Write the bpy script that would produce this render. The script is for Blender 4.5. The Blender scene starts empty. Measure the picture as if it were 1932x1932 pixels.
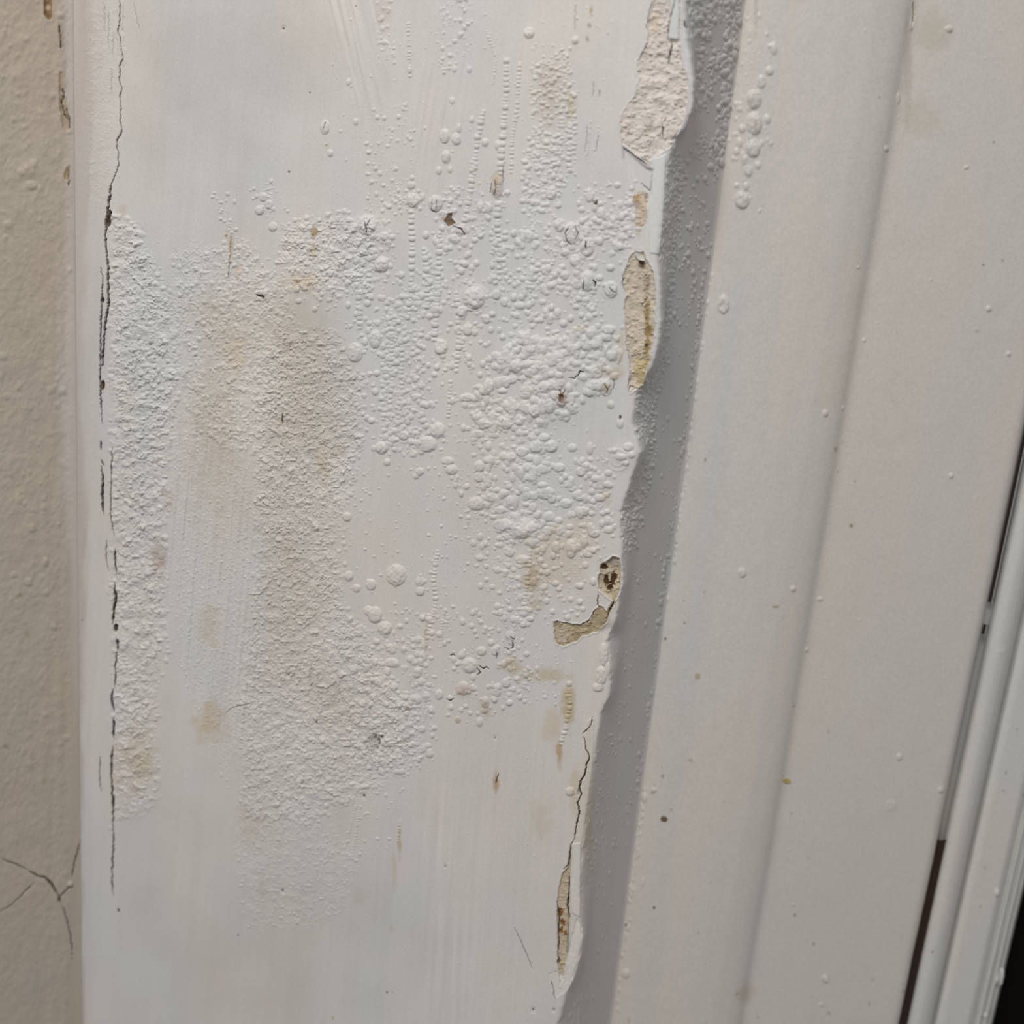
import bpy, math, random
import numpy as np
from mathutils import Matrix, Vector

# ------------------------------------------------------------------ camera
S = bpy.context.scene
COL = S.collection
F = 2100.0                                   # focal length in pixels of the 1932 frame
_n = math.sqrt(751**2 + 8034**2 + F**2)      # verticals meet at (215, 9000)
sp = F / _n; cp = math.sqrt(1 - sp*sp)
sr = (-751/_n) / cp; cr = math.sqrt(1 - sr*sr)
FWD = np.array([0, cp, -sp])
R0 = np.array([1.0, 0, 0]); D0 = np.array([0, -sp, -cp])
RT = cr*R0 + sr*D0
DN = -sr*R0 + cr*D0
ZC = 1.30                                    # camera height in the room

cam_d = bpy.data.cameras.new('camera')
cam = bpy.data.objects.new('camera', cam_d); COL.objects.link(cam)
cam_d.sensor_width = 36.0; cam_d.lens = F/1932*36
cam_d.clip_start = 0.01
m = Matrix.Identity(4)
for i in range(3):
    m[i][0] = RT[i]; m[i][1] = -DN[i]; m[i][2] = -FWD[i]
m[0][3] = 0; m[1][3] = 0; m[2][3] = ZC
cam.matrix_world = m
cam_d.dof.use_dof = True
cam_d.dof.focus_distance = 0.300
cam_d.dof.aperture_fstop = 9.0
S.camera = cam

# ------------------------------------------------------------------ light
W = bpy.data.worlds.new('world'); S.world = W; W.use_nodes = True
bg = W.node_tree.nodes['Background']
# room light, a gradient added to bring out the bumps: pale ceiling above, darker floor below, brighter towards the left
wn = W.node_tree.nodes; wk = W.node_tree.links
tc = wn.new('ShaderNodeTexCoord'); vd = wn.new('ShaderNodeVectorMath'); vd.operation = 'DOT_PRODUCT'
vd.inputs[1].default_value = (-0.38, -0.15, 0.91)
wk.new(tc.outputs['Generated'], vd.inputs[0])
wr = wn.new('ShaderNodeValToRGB'); we = wr.color_ramp.elements
wm = wn.new('ShaderNodeMapRange'); wm.inputs['From Min'].default_value = -1; wm.inputs['From Max'].default_value = 1
wk.new(vd.outputs['Value'], wm.inputs['Value']); wk.new(wm.outputs[0], wr.inputs[0])
we[0].position = 0.15; we[0].color = (0.070, 0.061, 0.055, 1)
we[1].position = 0.95; we[1].color = (0.655, 0.638, 0.624, 1)
wk.new(wr.outputs[0], bg.inputs[0]); bg.inputs[1].default_value = 1.0

def area(name, loc, target, size, power, color):
    d = bpy.data.lights.new(name, 'AREA'); d.shape = 'DISK'; d.size = size; d.energy = power; d.color = color
    o = bpy.data.objects.new(name, d); COL.objects.link(o)
    o.location = loc
    o.rotation_euler = (Vector(target) - Vector(loc)).to_track_quat('-Z', 'Y').to_euler()
    return o
area('key_light', (-0.20, -0.24, ZC + 0.53), (0.03, 0.31, ZC - 0.03), 0.24, 3.75, (1.0, 0.97, 0.935))  # unseen key light added above and left, behind the camera

vs = S.view_settings
vs.view_transform = 'Standard'; vs.look = 'None'; vs.gamma = 1.0; vs.use_curve_mapping = False
vs.exposure = -0.07

# ------------------------------------------------------------------ numeric helpers
def rays(px, py):
    a = np.asarray(px, float) - 966; b = np.asarray(py, float) - 966
    return (a*RT[0] + b*DN[0] + F*FWD[0], a*RT[1] + b*DN[1] + F*FWD[1], a*RT[2] + b*DN[2] + F*FWD[2])

_tabs = {}
def vn(x, y, seed):
    """smooth value noise, -1..1"""
    if seed not in _tabs:
        _tabs[seed] = np.random.RandomState(seed).uniform(-1, 1, (256, 256)).astype(np.float32)
    T = _tabs[seed]
    xi = np.floor(x); yi = np.floor(y)
    fx = (x - xi).astype(np.float32); fy = (y - yi).astype(np.float32)
    xi = xi.astype(np.int32); yi = yi.astype(np.int32)
    fx = fx*fx*(3 - 2*fx); fy = fy*fy*(3 - 2*fy)
    x0 = xi & 255; x1 = (xi + 1) & 255; y0 = yi & 255; y1 = (yi + 1) & 255
    a = T[y0, x0]; b = T[y0, x1]; c = T[y1, x0]; d = T[y1, x1]
    return (a + (b - a)*fx) + ((c + (d - c)*fx) - (a + (b - a)*fx))*fy

def fbm(x, y, sx, sy, seed, octv=3, gain=0.5):
    r = 0; amp = 1; t = 0
    for k in range(octv):
        r = r + amp*vn(x/sx*(2**k) + 17.3*k, y/sy*(2**k) + 5.1*k, seed + k)
        t += amp; amp *= gain
    return r/t

def sst(a, b, x):
    t = np.clip((x - a)/(b - a), 0, 1)
    return t*t*(3 - 2*t)

def poly_sd(px, py, poly):
    """signed distance in px, positive inside"""
    P = np.array(poly, float); n = len(P)
    dmin = np.full(px.shape, 1e9, np.float32); ins = np.zeros(px.shape, bool)
    for i in range(n):
        x1, y1 = P[i]; x2, y2 = P[(i + 1) % n]
        ex, ey = x2 - x1, y2 - y1
        t = np.clip(((px - x1)*ex + (py - y1)*ey)/(ex*ex + ey*ey + 1e-9), 0, 1)
        d = np.hypot(px - x1 - t*ex, py - y1 - t*ey)
        dmin = np.minimum(dmin, d)
        c = ((y1 > py) != (y2 > py)) & (px < (x2 - x1)*(py - y1)/(y2 - y1 + 1e-12) + x1)
        ins ^= c
    return np.where(ins, dmin, -dmin)

def bump_fn(sv, c, wl, wr):
    t = np.where(sv < c, (c - sv)/wl, (sv - c)/wr)
    return 1 - sst(0, 1, t)

PXM = 0.000145      # one photo pixel on the main face, in metres

class Sheet:
    """A vertical surface: plan profile (column at row 966, depth) extruded along z, then relieved."""
    def __init__(self, prof, ds, dz, rows=(-70, 2000), smooth=0.0006, wob=None, wob_at=None, ext=True, base=(0.70, 0.69, 0.675)):
        pts = []
        for (px, Y) in prof:
            dx, dy, _ = rays(px, 966)
            pts.append((dx/dy*Y, Y))
        pts = np.array(pts)
        seg = np.hypot(*np.diff(pts, axis=0).T); acc = np.r_[0, np.cumsum(seg)]
        n = max(8, int(acc[-1]/ds))
        s = np.linspace(0, acc[-1], n)
        X = np.interp(s, acc, pts[:, 0]); Y = np.interp(s, acc, pts[:, 1])
        k = int(round(smooth/(s[1]-s[0])*2))
        if k > 0:
            ker = np.exp(-0.5*(np.arange(-3*k, 3*k+1)/max(k, 1)*1.0)**2); ker /= ker.sum()
            pad = 3*k
            def sm(v):
                w = np.r_[2*v[0] - v[pad:0:-1], v, 2*v[-1] - v[-2:-pad-2:-1]]
                return np.convolve(w, ker, 'valid')
            X, Y = sm(X), sm(Y)
        self.s, self.X, self.Y = s, X, Y
        tx = np.gradient(X, s); ty = np.gradient(Y, s); l = np.hypot(tx, ty)
        self.tx, self.ty = tx/l, ty/l
        self.nx, self.ny = self.ty, -self.tx            # towards the camera side
        self.az = X/Y
        # z rows (relative to camera)
        zt = zb = None
        Ym = Y.max()
        for px in (0, 1932):
            for py in rows:
                dx, dy, dz_ = rays(px, py)
                z = dz_/dy*Ym
                zt = z if zt is None else max(zt, z); zb = z if zb is None else min(zb, z)
        z = np.arange(zb, zt, dz)
        if ext:
            e = dz*np.cumsum(1.25**np.arange(1, 26))
            z = np.r_[(zb - e[e < 0.16])[::-1], z, z[-1] + e[e < 0.16]]
        self.z = z
        nz, ns = len(z), len(s)
        self.wobf = wob
        self.sc = self.edge_s = None
        bx = np.repeat(X[None, :], nz, 0); by = np.repeat(Y[None, :], nz, 0)
        if wob is not None:
            self.edge_s = float(np.interp(wob_at[0], *self._pxs()))
            self.wl, self.wr = wob_at[1], wob_at[2]
            # direction of the face left of the edge
            i = np.searchsorted(s, self.edge_s) - int(0.004/(s[1]-s[0]))
            self.wd = (self.tx[i], self.ty[i])
            row = self._rowpx(z)
            w = np.interp(row, wob[0], wob[1])*PXM*1.02
            ker = np.hanning(int(26*PXM/dz) | 1); ker /= ker.sum()      # slow part of the wandering edge
            ws = np.convolve(np.pad(w, len(ker)//2, 'edge'), ker, 'valid')
            wf = w - ws + vn(row/7, row*0, 91)*0.7*PXM + vn(row/22, row*0, 92)*1.1*PXM
            self.wz = ws
            bf = bump_fn(s, self.edge_s, self.wl, self.wr); bq = bump_fn(s, self.edge_s, 0.0035, 0.0028)
            sh = ws[:, None]*bf[None, :] + wf[:, None]*bq[None, :]
            bx = bx + sh*self.wd[0]; by = by + sh*self.wd[1]
        self.bx, self.by = bx.astype(np.float32), by.astype(np.float32)
        Z = z[:, None]
        fx = bx*RT[0] + by*RT[1] + Z*RT[2]; fy = bx*DN[0] + by*DN[1] + Z*DN[2]; ff = bx*FWD[0] + by*FWD[1] + Z*FWD[2]
        self.PX = (fx/ff*F + 966).astype(np.float32); self.PY = (fy/ff*F + 966).astype(np.float32)
        self.B = np.zeros((nz, ns), np.float32)     # blisters (px units)
        self.H = np.zeros((nz, ns), np.float32)     # everything else
        self.C = np.zeros((nz, ns), np.float32)     # cracks, positive = deep
        self.L = np.zeros((nz, ns), np.int16)       # label map
        self.K = np.empty((nz, ns, 3), np.float32); self.K[:] = base
    def _pxs(self):
        # px at row 966 for each s
        t = self.az
        # invert: find px such that rays(px,966) has az t
        grid = np.linspace(-1200, 3400, 4000); dx, dy, _ = rays(grid, 966)
        px = np.interp(t, dx/dy, grid)
        return px, self.s
    def _rowpx(self, z):
        i = np.searchsorted(self.s, self.edge_s); i = min(i, len(self.s)-1)
        x, y = self.X[i], self.Y[i]
        return (x*DN[0] + y*DN[1] + z*DN[2])/(x*FWD[0] + y*FWD[1] + z*FWD[2])*F + 966
    def hit(self, px, py):
        dx, dy, dz = rays(px, py)
        s = np.interp(dx/dy, self.az, self.s)
        y = np.interp(s, self.s, self.Y)
        z = dz/dy*y
        if self.wobf is not None:
            w = np.interp(z, self.z, self.wz)
            s = s - w*bump_fn(np.asarray(s), self.edge_s, self.wl, self.wr)
        return s, z
    def win(self, cx, cy, rx, ry):
        rx = rx + 2; ry = ry + 2
        a = self.hit(cx - rx, cy)[0]; b = self.hit(cx + rx, cy)[0]
        z1 = self.hit(cx, cy - ry)[1]; z0 = self.hit(cx, cy + ry)[1]
        ex = 0.0
        i0, i1 = np.searchsorted(self.s, (min(a, b) - ex, max(a, b) + ex))
        sl = abs(z1 - z0)*0.06 + 0.05*rx*PXM*2
        j0, j1 = np.searchsorted(self.z, (z0 - sl, z1 + sl))
        return slice(j0, j1), slice(i0, i1)
    def dome(self, cx, cy, rx, ry=None, h=None, p=0.62, ang=0.0, add=0.25, lab=0, layer=None, box=0):
        ry = rx if ry is None else ry
        h = 0.42*min(rx, ry) if h is None else h
        e = max(rx, ry) if ang else 0
        w = self.win(cx, cy, max(rx, e), max(ry, e))
        X = self.PX[w] - cx; Y = self.PY[w] - cy
        if X.size == 0: return
        if ang:
            c, s_ = math.cos(ang), math.sin(ang)
            X, Y = c*X + s_*Y, -s_*X + c*Y
        if box:
            d = (np.abs(X/rx)**box + np.abs(Y/ry)**box)
        else:
            d = (X/rx)**2 + (Y/ry)**2
        v = h*np.clip(1 - d, 0, 1)**p
        if h > 0 and min(rx, ry) > 7.5:      # larger blisters are nubbly and a little slumped
            v = v*(1 + 0.30*vn(self.PX[w]/4.5, self.PY[w]/4.5, 61) + 0.18*vn(self.PX[w]/9, self.PY[w]/8, 62))
            v = np.minimum(v, h*0.82 + 0.25*(v - h*0.82))
        T = self.B if layer is None else layer
        if h >= 0:
            T[w] = np.maximum(T[w], v + np.where(v > 0, add*T[w], 0))
        else:
            T[w] = np.minimum(T[w], v)
        if lab:
            Lw = self.L[w]; Lw[(d < 1.05) & (Lw == 0)] = lab
    def lump(self, cx, cy, rx, ry, h, ang=0):
        e = max(rx, ry)*2.2
        w = self.win(cx, cy, e, e)
        X = self.PX[w] - cx; Y = self.PY[w] - cy
        c, s_ = math.cos(ang), math.sin(ang)
        X, Y = c*X + s_*Y, -s_*X + c*Y
        self.H[w] += h*np.exp(-(X/rx)**2 - (Y/ry)**2)
    def crack(self, pts, width, depth, jit=0.8, seed=1, dirt=None, dstr=0.9, taper=True, lip=0.0):
        rng = np.random.RandomState(seed)
        P = np.array(pts, float)
        d = np.r_[0, np.cumsum(np.hypot(*np.diff(P, axis=0).T))]
        n = max(3, int(d[-1]/0.6))
        t = np.linspace(0, d[-1], n)
        x = np.interp(t, d, P[:, 0]); y = np.interp(t, d, P[:, 1])
        def wn(sc, amp):
            k = rng.uniform(-1, 1, int(d[-1]/sc) + 3)
            return np.interp(t/sc, np.arange(len(k)), k)*amp
        x = x + wn(3.0, jit) + wn(9.0, jit); y = y + wn(4.0, jit*0.5)
        ww = width*(1 + wn(6.0, 0.45))
        if taper:
            ww = ww*np.clip(np.minimum(t, d[-1] - t)/(0.15*d[-1] + 1.5), 0.25, 1)
        R = width*2.4 + 1.5
        for xi, yi, wi in zip(x, y, ww):
            w = self.win(xi, yi, R, R)
            q = np.hypot(self.PX[w] - xi, self.PY[w] - yi)
            v = depth*(1 - sst(0.35*wi, 1.0*wi + 0.55, q))
            self.C[w] = np.maximum(self.C[w], v)
            if lip:
                self.H[w] = np.maximum(self.H[w], lip*np.exp(-((q - wi*1.3)/1.2)**2)*(q > wi))
            if dirt is not None:
                k = (dstr*(1 - sst(0.5*wi, wi + 0.7, q)))[..., None]
                self.K[w] = self.K[w]*(1 - k) + np.array(dirt, np.float32)*k
    def tint(self, cx, cy, rx, ry, col, a=1.0, soft=0.6, noise=0.5, ang=0.0, ns=6.0, seed=7):
        e = max(rx, ry)*1.35 if ang else 0
        w = self.win(cx, cy, max(rx*1.35, e), max(ry*1.35, e))
        PX, PY = self.PX[w], self.PY[w]
        if PX.size == 0: return
        X = PX - cx; Y = PY - cy
        if ang:
            c, s_ = math.cos(ang), math.sin(ang)
            X, Y = c*X + s_*Y, -s_*X + c*Y
        d = np.sqrt((X/rx)**2 + (Y/ry)**2) + noise*0.5*fbm(PX, PY, ns, ns, seed, 3)
        k = (a*(1 - sst(1 - soft, 1.0, d)))[..., None]
        self.K[w] = self.K[w]*(1 - k) + np.array(col, np.float32)*k
    def area_win(self, poly, m=12):
        P = np.array(poly, float)
        cx, cy = (P[:, 0].min() + P[:, 0].max())/2, (P[:, 1].min() + P[:, 1].max())/2
        return self.win(cx, cy, (P[:, 0].max() - P[:, 0].min())/2 + m, (P[:, 1].max() - P[:, 1].min())/2 + m)
    def scatter(self, poly, n, r0, r1, hk=0.45, seed=0, pw=2.5, clump=0.0, sy=1.0, sq=0.15, lab=0, p=0.62, add=0.25, edge=0.0):
        rng = np.random.RandomState(seed)
        P = np.array(poly, float)
        lo, hi = P.min(0), P.max(0)
        k = 0; guard = 0
        while k < n and guard < 60:
            guard += 1
            m_ = max(200, n)
            x = rng.uniform(lo[0], hi[0], m_); y = rng.uniform(lo[1], hi[1], m_)
            sd = poly_sd(x, y, poly)
            ok = sd > 0
            if edge: ok &= rng.uniform(0, 1, m_) < np.clip(sd/edge, 0.04, 1)
            if clump:
                ok &= (fbm(x, y, 38, 60, seed + 300, 2) + 1)*0.5 > clump*rng.uniform(0.6, 1.1, m_)
            for xi, yi in zip(x[ok], y[ok]):
                if k >= n: break
                r = r0 + (r1 - r0)*rng.uniform()**pw
                a = 1 + rng.uniform(-sq, sq)
                self.dome(xi, yi, r*a, r/a*sy, hk*r*rng.uniform(0.75, 1.15), lab=lab, p=p, add=add)
                k += 1
    def string(self, pts, r, gap=2.0, jit=0.15, squash=0.8, seed=0, hk=0.4):
        rng = np.random.RandomState(seed)
        P = np.array(pts, float)
        d = np.r_[0, np.cumsum(np.hypot(*np.diff(P, axis=0).T))]
        t = 0
        while t < d[-1]:
            ri = r*rng.uniform(0.65, 1.2)
            x = np.interp(t, d, P[:, 0]) + rng.uniform(-1, 1)*r*jit; y = np.interp(t, d, P[:, 1])
            self.dome(x, y, ri, ri*squash*rng.uniform(0.8, 1.1), hk*ri, add=0.1, box=2.6 if squash < 0.9 else 0)
            t += ri*gap*squash*rng.uniform(0.85, 1.3)
    def finish(self, mats, parent_of=None):
        Ht = (self.B + self.H - self.C)*PXM
        Z = self.z[:, None] + ZC
        x = self.bx + self.nx[None, :]*Ht; y = self.by + self.ny[None, :]*Ht
        self.V = np.stack([x, y, np.broadcast_to(Z, x.shape)], -1).reshape(-1, 3).astype(np.float32)
        nz, ns = x.shape
        i = np.arange(nz - 1)[:, None]*ns + np.arange(ns - 1)[None, :]
        self.Q = np.stack([i, i + 1, i + ns + 1, i + ns], -1).reshape(-1, 4).astype(np.int32)
        self.FL = self.L[:-1, :-1].reshape(-1)
        self.KC = np.concatenate([self.K.reshape(-1, 3), np.ones((nz*ns, 1), np.float32)], 1).astype(np.float32)
    def build(self, name, lab, mat, parent=None):
        sel = np.isin(self.FL, lab) if isinstance(lab, (list, tuple)) else self.FL == lab
        q = self.Q[sel]
        return mesh_from(name, self.V, q, self.KC, mat, parent)

def mesh_from(name, V, q, KC, mat, parent=None):
    if len(q) == 0: return None
    used = np.zeros(len(V), bool); used[q.reshape(-1)] = True
    idx = np.cumsum(used) - 1
    v = V[used]; f = idx[q].astype(np.int32)
    me = bpy.data.meshes.new(name)
    me.vertices.add(len(v)); me.vertices.foreach_set('co', v.reshape(-1))
    me.loops.add(f.size); me.loops.foreach_set('vertex_index', f.reshape(-1))
    me.polygons.add(len(f)); me.polygons.foreach_set('loop_start', np.arange(0, f.size, 4, dtype=np.int32))
    me.update(calc_edges=True)
    if KC is not None:
        a = me.color_attributes.new('Paint', 'FLOAT_COLOR', 'POINT')
        a.data.foreach_set('color', KC[used].reshape(-1))
    me.materials.append(mat)
    o = bpy.data.objects.new(name, me); COL.objects.link(o)
    if parent: o.parent = parent
    return o

def tag(o, label, cat, group=None, kind=None):
    o['label'] = label; o['category'] = cat
    if group: o['group'] = group
    if kind: o['kind'] = kind
    return o

# ------------------------------------------------------------------ materials
def paint_mat(name, rough=0.5, hue=0.0, bump=0.35, grain=900.0, streak=True, spec=0.35, attr=True, color=(0.7, 0.7, 0.7), mottle=0.05):
    M = bpy.data.materials.new(name); M.use_nodes = True
    N, Lk = M.node_tree.nodes, M.node_tree.links
    P = N['Principled BSDF']
    P.inputs['Roughness'].default_value = rough
    P.inputs['Specular IOR Level'].default_value = spec
    geo = N.new('ShaderNodeNewGeometry')
    if attr:
        A = N.new('ShaderNodeAttribute'); A.attribute_name = 'Paint'; csrc = A.outputs['Color']
    else:
        A = N.new('ShaderNodeRGB'); A.outputs[0].default_value = (*color, 1); csrc = A.outputs[0]
    # patches of cooler and warmer paint
    n1 = N.new('ShaderNodeTexNoise'); n1.inputs['Scale'].default_value = 26.0; n1.inputs['Detail'].default_value = 2.5
    mp = N.new('ShaderNodeMapping'); mp.inputs['Scale'].default_value = (1, 1, 0.45)
    Lk.new(geo.outputs['Position'], mp.inputs[0]); Lk.new(mp.outputs[0], n1.inputs['Vector'])
    cr_ = N.new('ShaderNodeValToRGB'); e = cr_.color_ramp.elements
    e[0].position = 0.38; e[0].color = (1.0 + hue, 1.0 - 0.2*mottle, 1.0 - mottle*0.9, 1)
    e[1].position = 0.62; e[1].color = (1.0 - 0.75*mottle, 1.0 - 0.15*mottle, 1.0, 1)
    Lk.new(n1.outputs['Fac'], cr_.inputs[0])
    mx = N.new('ShaderNodeMix'); mx.data_type = 'RGBA'; mx.blend_type = 'MULTIPLY'; mx.inputs[0].default_value = 1.0
    Lk.new(csrc, mx.inputs[6]); Lk.new(cr_.outputs[0], mx.inputs[7])
    # fine grain
    n2 = N.new('ShaderNodeTexNoise'); n2.inputs['Scale'].default_value = grain*2.4; n2.inputs['Detail'].default_value = 2
    Lk.new(geo.outputs['Position'], n2.inputs['Vector'])
    mr = N.new('ShaderNodeMapRange'); mr.inputs['From Min'].default_value = 0.3; mr.inputs['From Max'].default_value = 0.7
    mr.inputs['To Min'].default_value = 0.955; mr.inputs['To Max'].default_value = 1.045
    Lk.new(n2.outputs['Fac'], mr.inputs['Value'])
    mx2 = N.new('ShaderNodeMix'); mx2.data_type = 'RGBA'; mx2.blend_type = 'MULTIPLY'; mx2.inputs[0].default_value = 1.0
    Lk.new(mx.outputs[2], mx2.inputs[6]); Lk.new(mr.outputs[0], mx2.inputs[7])
    Lk.new(mx2.outputs[2], P.inputs['Base Color'])
    # relief too fine for the mesh
    n3 = N.new('ShaderNodeTexNoise'); n3.inputs['Scale'].default_value = grain; n3.inputs['Detail'].default_value = 4
    Lk.new(geo.outputs['Position'], n3.inputs['Vector'])
    b1 = N.new('ShaderNodeBump'); b1.inputs['Strength'].default_value = bump; b1.inputs['Distance'].default_value = 0.00012
    Lk.new(n3.outputs['Fac'], b1.inputs['Height'])
    if streak:
        mp2 = N.new('ShaderNodeMapping'); mp2.inputs['Scale'].default_value = (1, 1, 0.012)
        n4 = N.new('ShaderNodeTexNoise'); n4.inputs['Scale'].default_value = 1500; n4.inputs['Detail'].default_value = 2
        Lk.new(geo.outputs['Position'], mp2.inputs[0]); Lk.new(mp2.outputs[0], n4.inputs['Vector'])
        b2 = N.new('ShaderNodeBump'); b2.inputs['Strength'].default_value = 0.16; b2.inputs['Distance'].default_value = 0.00012
        Lk.new(n4.outputs['Fac'], b2.inputs['Height']); Lk.new(b1.outputs[0], b2.inputs['Normal'])
        Lk.new(b2.outputs[0], P.inputs['Normal'])
    else:
        Lk.new(b1.outputs[0], P.inputs['Normal'])
    return M

M_paint = paint_mat('white_paint', 0.5)
M_cream = paint_mat('cream_wall_paint', 0.62, bump=0.45, grain=700)
M_frame = paint_mat('window_gloss_paint', 0.42, bump=0.10, grain=500, streak=False, mottle=0.03)
M_plaster = paint_mat('bare_plaster', 0.9, bump=0.9, grain=1600, streak=False, spec=0.1)
M_gasket = paint_mat('dark_brown_gap', 0.7, attr=False, color=(0.032, 0.017, 0.013), streak=False, bump=0.5, mottle=0.3)
M_glass = bpy.data.materials.new('dark_window_glass'); M_glass.use_nodes = True
_p = M_glass.node_tree.nodes['Principled BSDF']
_p.inputs['Base Color'].default_value = (0.007, 0.0065, 0.006, 1); _p.inputs['Roughness'].default_value = 0.6; _p.inputs['Specular IOR Level'].default_value = 0.1

BASE = np.array([0.680, 0.660, 0.648])
TAN = (0.44, 0.36, 0.25); TANL = (0.56, 0.49, 0.38); CREAM = (0.62, 0.53, 0.42); BROWN = (0.10, 0.05, 0.02); DIRT = (0.06, 0.05, 0.042)
PINK = (0.60, 0.53, 0.49); PLAS = (0.715, 0.65, 0.605); RUST = (0.22, 0.10, 0.025)

STEP = 0.000150

# ================================================================== main face, corner edge and reveal
EDGE_ROW = [-70, 0, 50, 100, 150, 200, 240, 262, 285, 310, 360, 420, 483, 540, 600, 650, 690, 715, 745, 800, 850, 900, 966, 1050, 1100, 1180, 1210, 1260, 1310, 1345, 1400, 1449, 1520, 1600, 1680, 1740, 1770, 1810, 1845, 1880, 1932, 2000]
EDGE_X   = [1294, 1290, 1290, 1296, 1302, 1299, 1285, 1268, 1262, 1256, 1251, 1245, 1239, 1241, 1243, 1238, 1226, 1212, 1199, 1192, 1207, 1190, 1171, 1172, 1173, 1157, 1146, 1153, 1148, 1133, 1124, 1117, 1108, 1099, 1094, 1096, 1098, 1091, 1080, 1066, 1052, 1044]
wob = [x - (215 + (1171 - 215)*(9000 - y)/8034) for x, y in zip(EDGE_X, EDGE_ROW)]
A = Sheet([(147, .3149), (172, .3157), (200, .3152), (1171, .2805), (1275, .3050), (1283, .3058)], STEP, STEP,
          smooth=0.00028, wob=(EDGE_ROW, wob), wob_at=(1171, 0.016, 0.012), base=tuple(BASE))
PX, PY = A.PX, A.PY
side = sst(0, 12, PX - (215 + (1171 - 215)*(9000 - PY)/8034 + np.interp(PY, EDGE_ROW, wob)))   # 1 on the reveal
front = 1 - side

# broad waviness, brush marks
A.H += 2.2*fbm(PX, PY, 190, 260, 11, 3) + 0.8*fbm(PX, PY, 60, 90, 15, 2)
A.H += 0.16*fbm(PX + 0.1*PY, PY, 3.0, 260, 21, 2)*front
def region(poly, soft=30):
    w = A.area_win(poly, soft)
    return w, sst(-soft*0.3, soft, poly_sd(PX[w], PY[w], poly) + soft*0.5*fbm(PX[w], PY[w], 30, 40, 77, 3))
# striated brushwork and dotted strings
w, k = region([(300, 760), (470, 740), (500, 1000), (520, 1330), (440, 1500), (330, 1250), (300, 1000)], 40)
A.H[w] += k*(1.5*vn((PX[w] + 0.09*PY[w])/6.5, PY[w]/240, 31) + 0.9*vn((PX[w] + 0.09*PY[w])/3.3, PY[w]/90, 32))
A.H[w] += k*0.55*fbm(PX[w], PY[w], 3.2, 4.2, 33, 2)
w, k = region([(740, 1430), (1080, 1350), (1060, 1932), (700, 1932)], 60)
A.H[w] += k*(0.35*vn((PX[w] + 0.06*PY[w])/5.5, PY[w]/300, 36) + 0.2*vn((PX[w] + 0.06*PY[w])/2.6, PY[w]/160, 37))
w, k = region([(585, -60), (680, -60), (720, 140), (640, 170)], 20)
A.H[w] += k*0.5*vn((PX[w] - 0.22*PY[w])/5.0, PY[w]/300, 38)
w, k = region([(470, 1600), (700, 1650), (760, 1990), (420, 1990)], 60)
A.H[w] += k*0.5*vn((PX[w] - 0.05*PY[w])/9.0, PY[w]/260, 39)
w, k = region([(760, 100), (900, 100), (900, 420), (760, 420)], 30)
A.H[w] += k*0.55*vn((PX[w] + 0.16*PY[w])/7.0, PY[w]/120, 40)

# crumbly granular paint (left centre) and wrinkled strip beside the crack
for poly, amp, sc in (
        ([(205, 395), (262, 420), (330, 560), (345, 700), (320, 900), (318, 1150), (300, 1260), (300, 1520), (212, 1560), (205, 900)], 2.3, 7.5),
        ([(520, 600), (640, 620), (700, 730), (680, 900), (640, 1000), (655, 1130), (720, 1250), (800, 1330), (800, 1430), (700, 1500), (580, 1560), (450, 1560), (440, 1330), (470, 1150), (470, 900), (480, 700)], 1.75, 5.6),
        ([(320, 470), (470, 440), (560, 560), (560, 760), (470, 860), (360, 830), (330, 700)], 1.1, 6.5),
        ([(520, 415), (640, 395), (720, 420), (700, 560), (560, 560), (510, 500)], 1.7, 6.5),
        ([(440, 1540), (620, 1540), (700, 1620), (640, 1740), (480, 1780), (440, 1640)], 0.6, 5.0),
        ([(150, 0), (226, 0), (222, 330), (200, 420), (150, 380)], 0.35, 5.0)):
    w, k = region(poly, 26)
    g = fbm(PX[w], PY[w], sc, sc, 41, 3, 0.6)
    g2 = fbm(PX[w], PY[w], sc*3.2, sc*2.6, 47, 2)
    A.H[w] += k*amp*(2.0*np.abs(g) + 0.95*g + 1.1*g2)
# strokes of bumps in the granular area
A.scatter([(205, 395), (262, 420), (330, 560), (345, 700), (320, 900), (318, 1250), (212, 1540), (208, 900)], 800, 2.2, 8.5, 0.30, 50, pw=2.0, sy=0.9, p=1.0, add=0.5)
A.scatter([(470, 640), (640, 620), (700, 760), (660, 1000), (660, 1130), (800, 1330), (780, 1450), (600, 1560), (450, 1560), (470, 1100)], 2300, 1.6, 6.0, 0.30, 51, pw=2.0, edge=20, p=0.9, add=0.5)
A.scatter([(320, 500), (440, 440), (560, 520), (570, 760), (480, 860), (360, 830), (330, 700)], 900, 1.8, 5.6, 0.34, 52, edge=18, p=0.8)
A.scatter([(395, 350), (520, 340), (560, 420), (540, 520), (430, 500)], 130, 1.5, 4.5, 0.45, 53, clump=0.6)
A.scatter([(530, 410), (640, 390), (740, 420), (760, 520), (620, 600), (530, 560)], 330, 2.2, 6.5, 0.42, 54, edge=12)
A.scatter([(330, 820), (470, 800), (480, 1330), (430, 1500), (330, 1240)], 1500, 1.0, 2.4, 0.5, 55)

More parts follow.
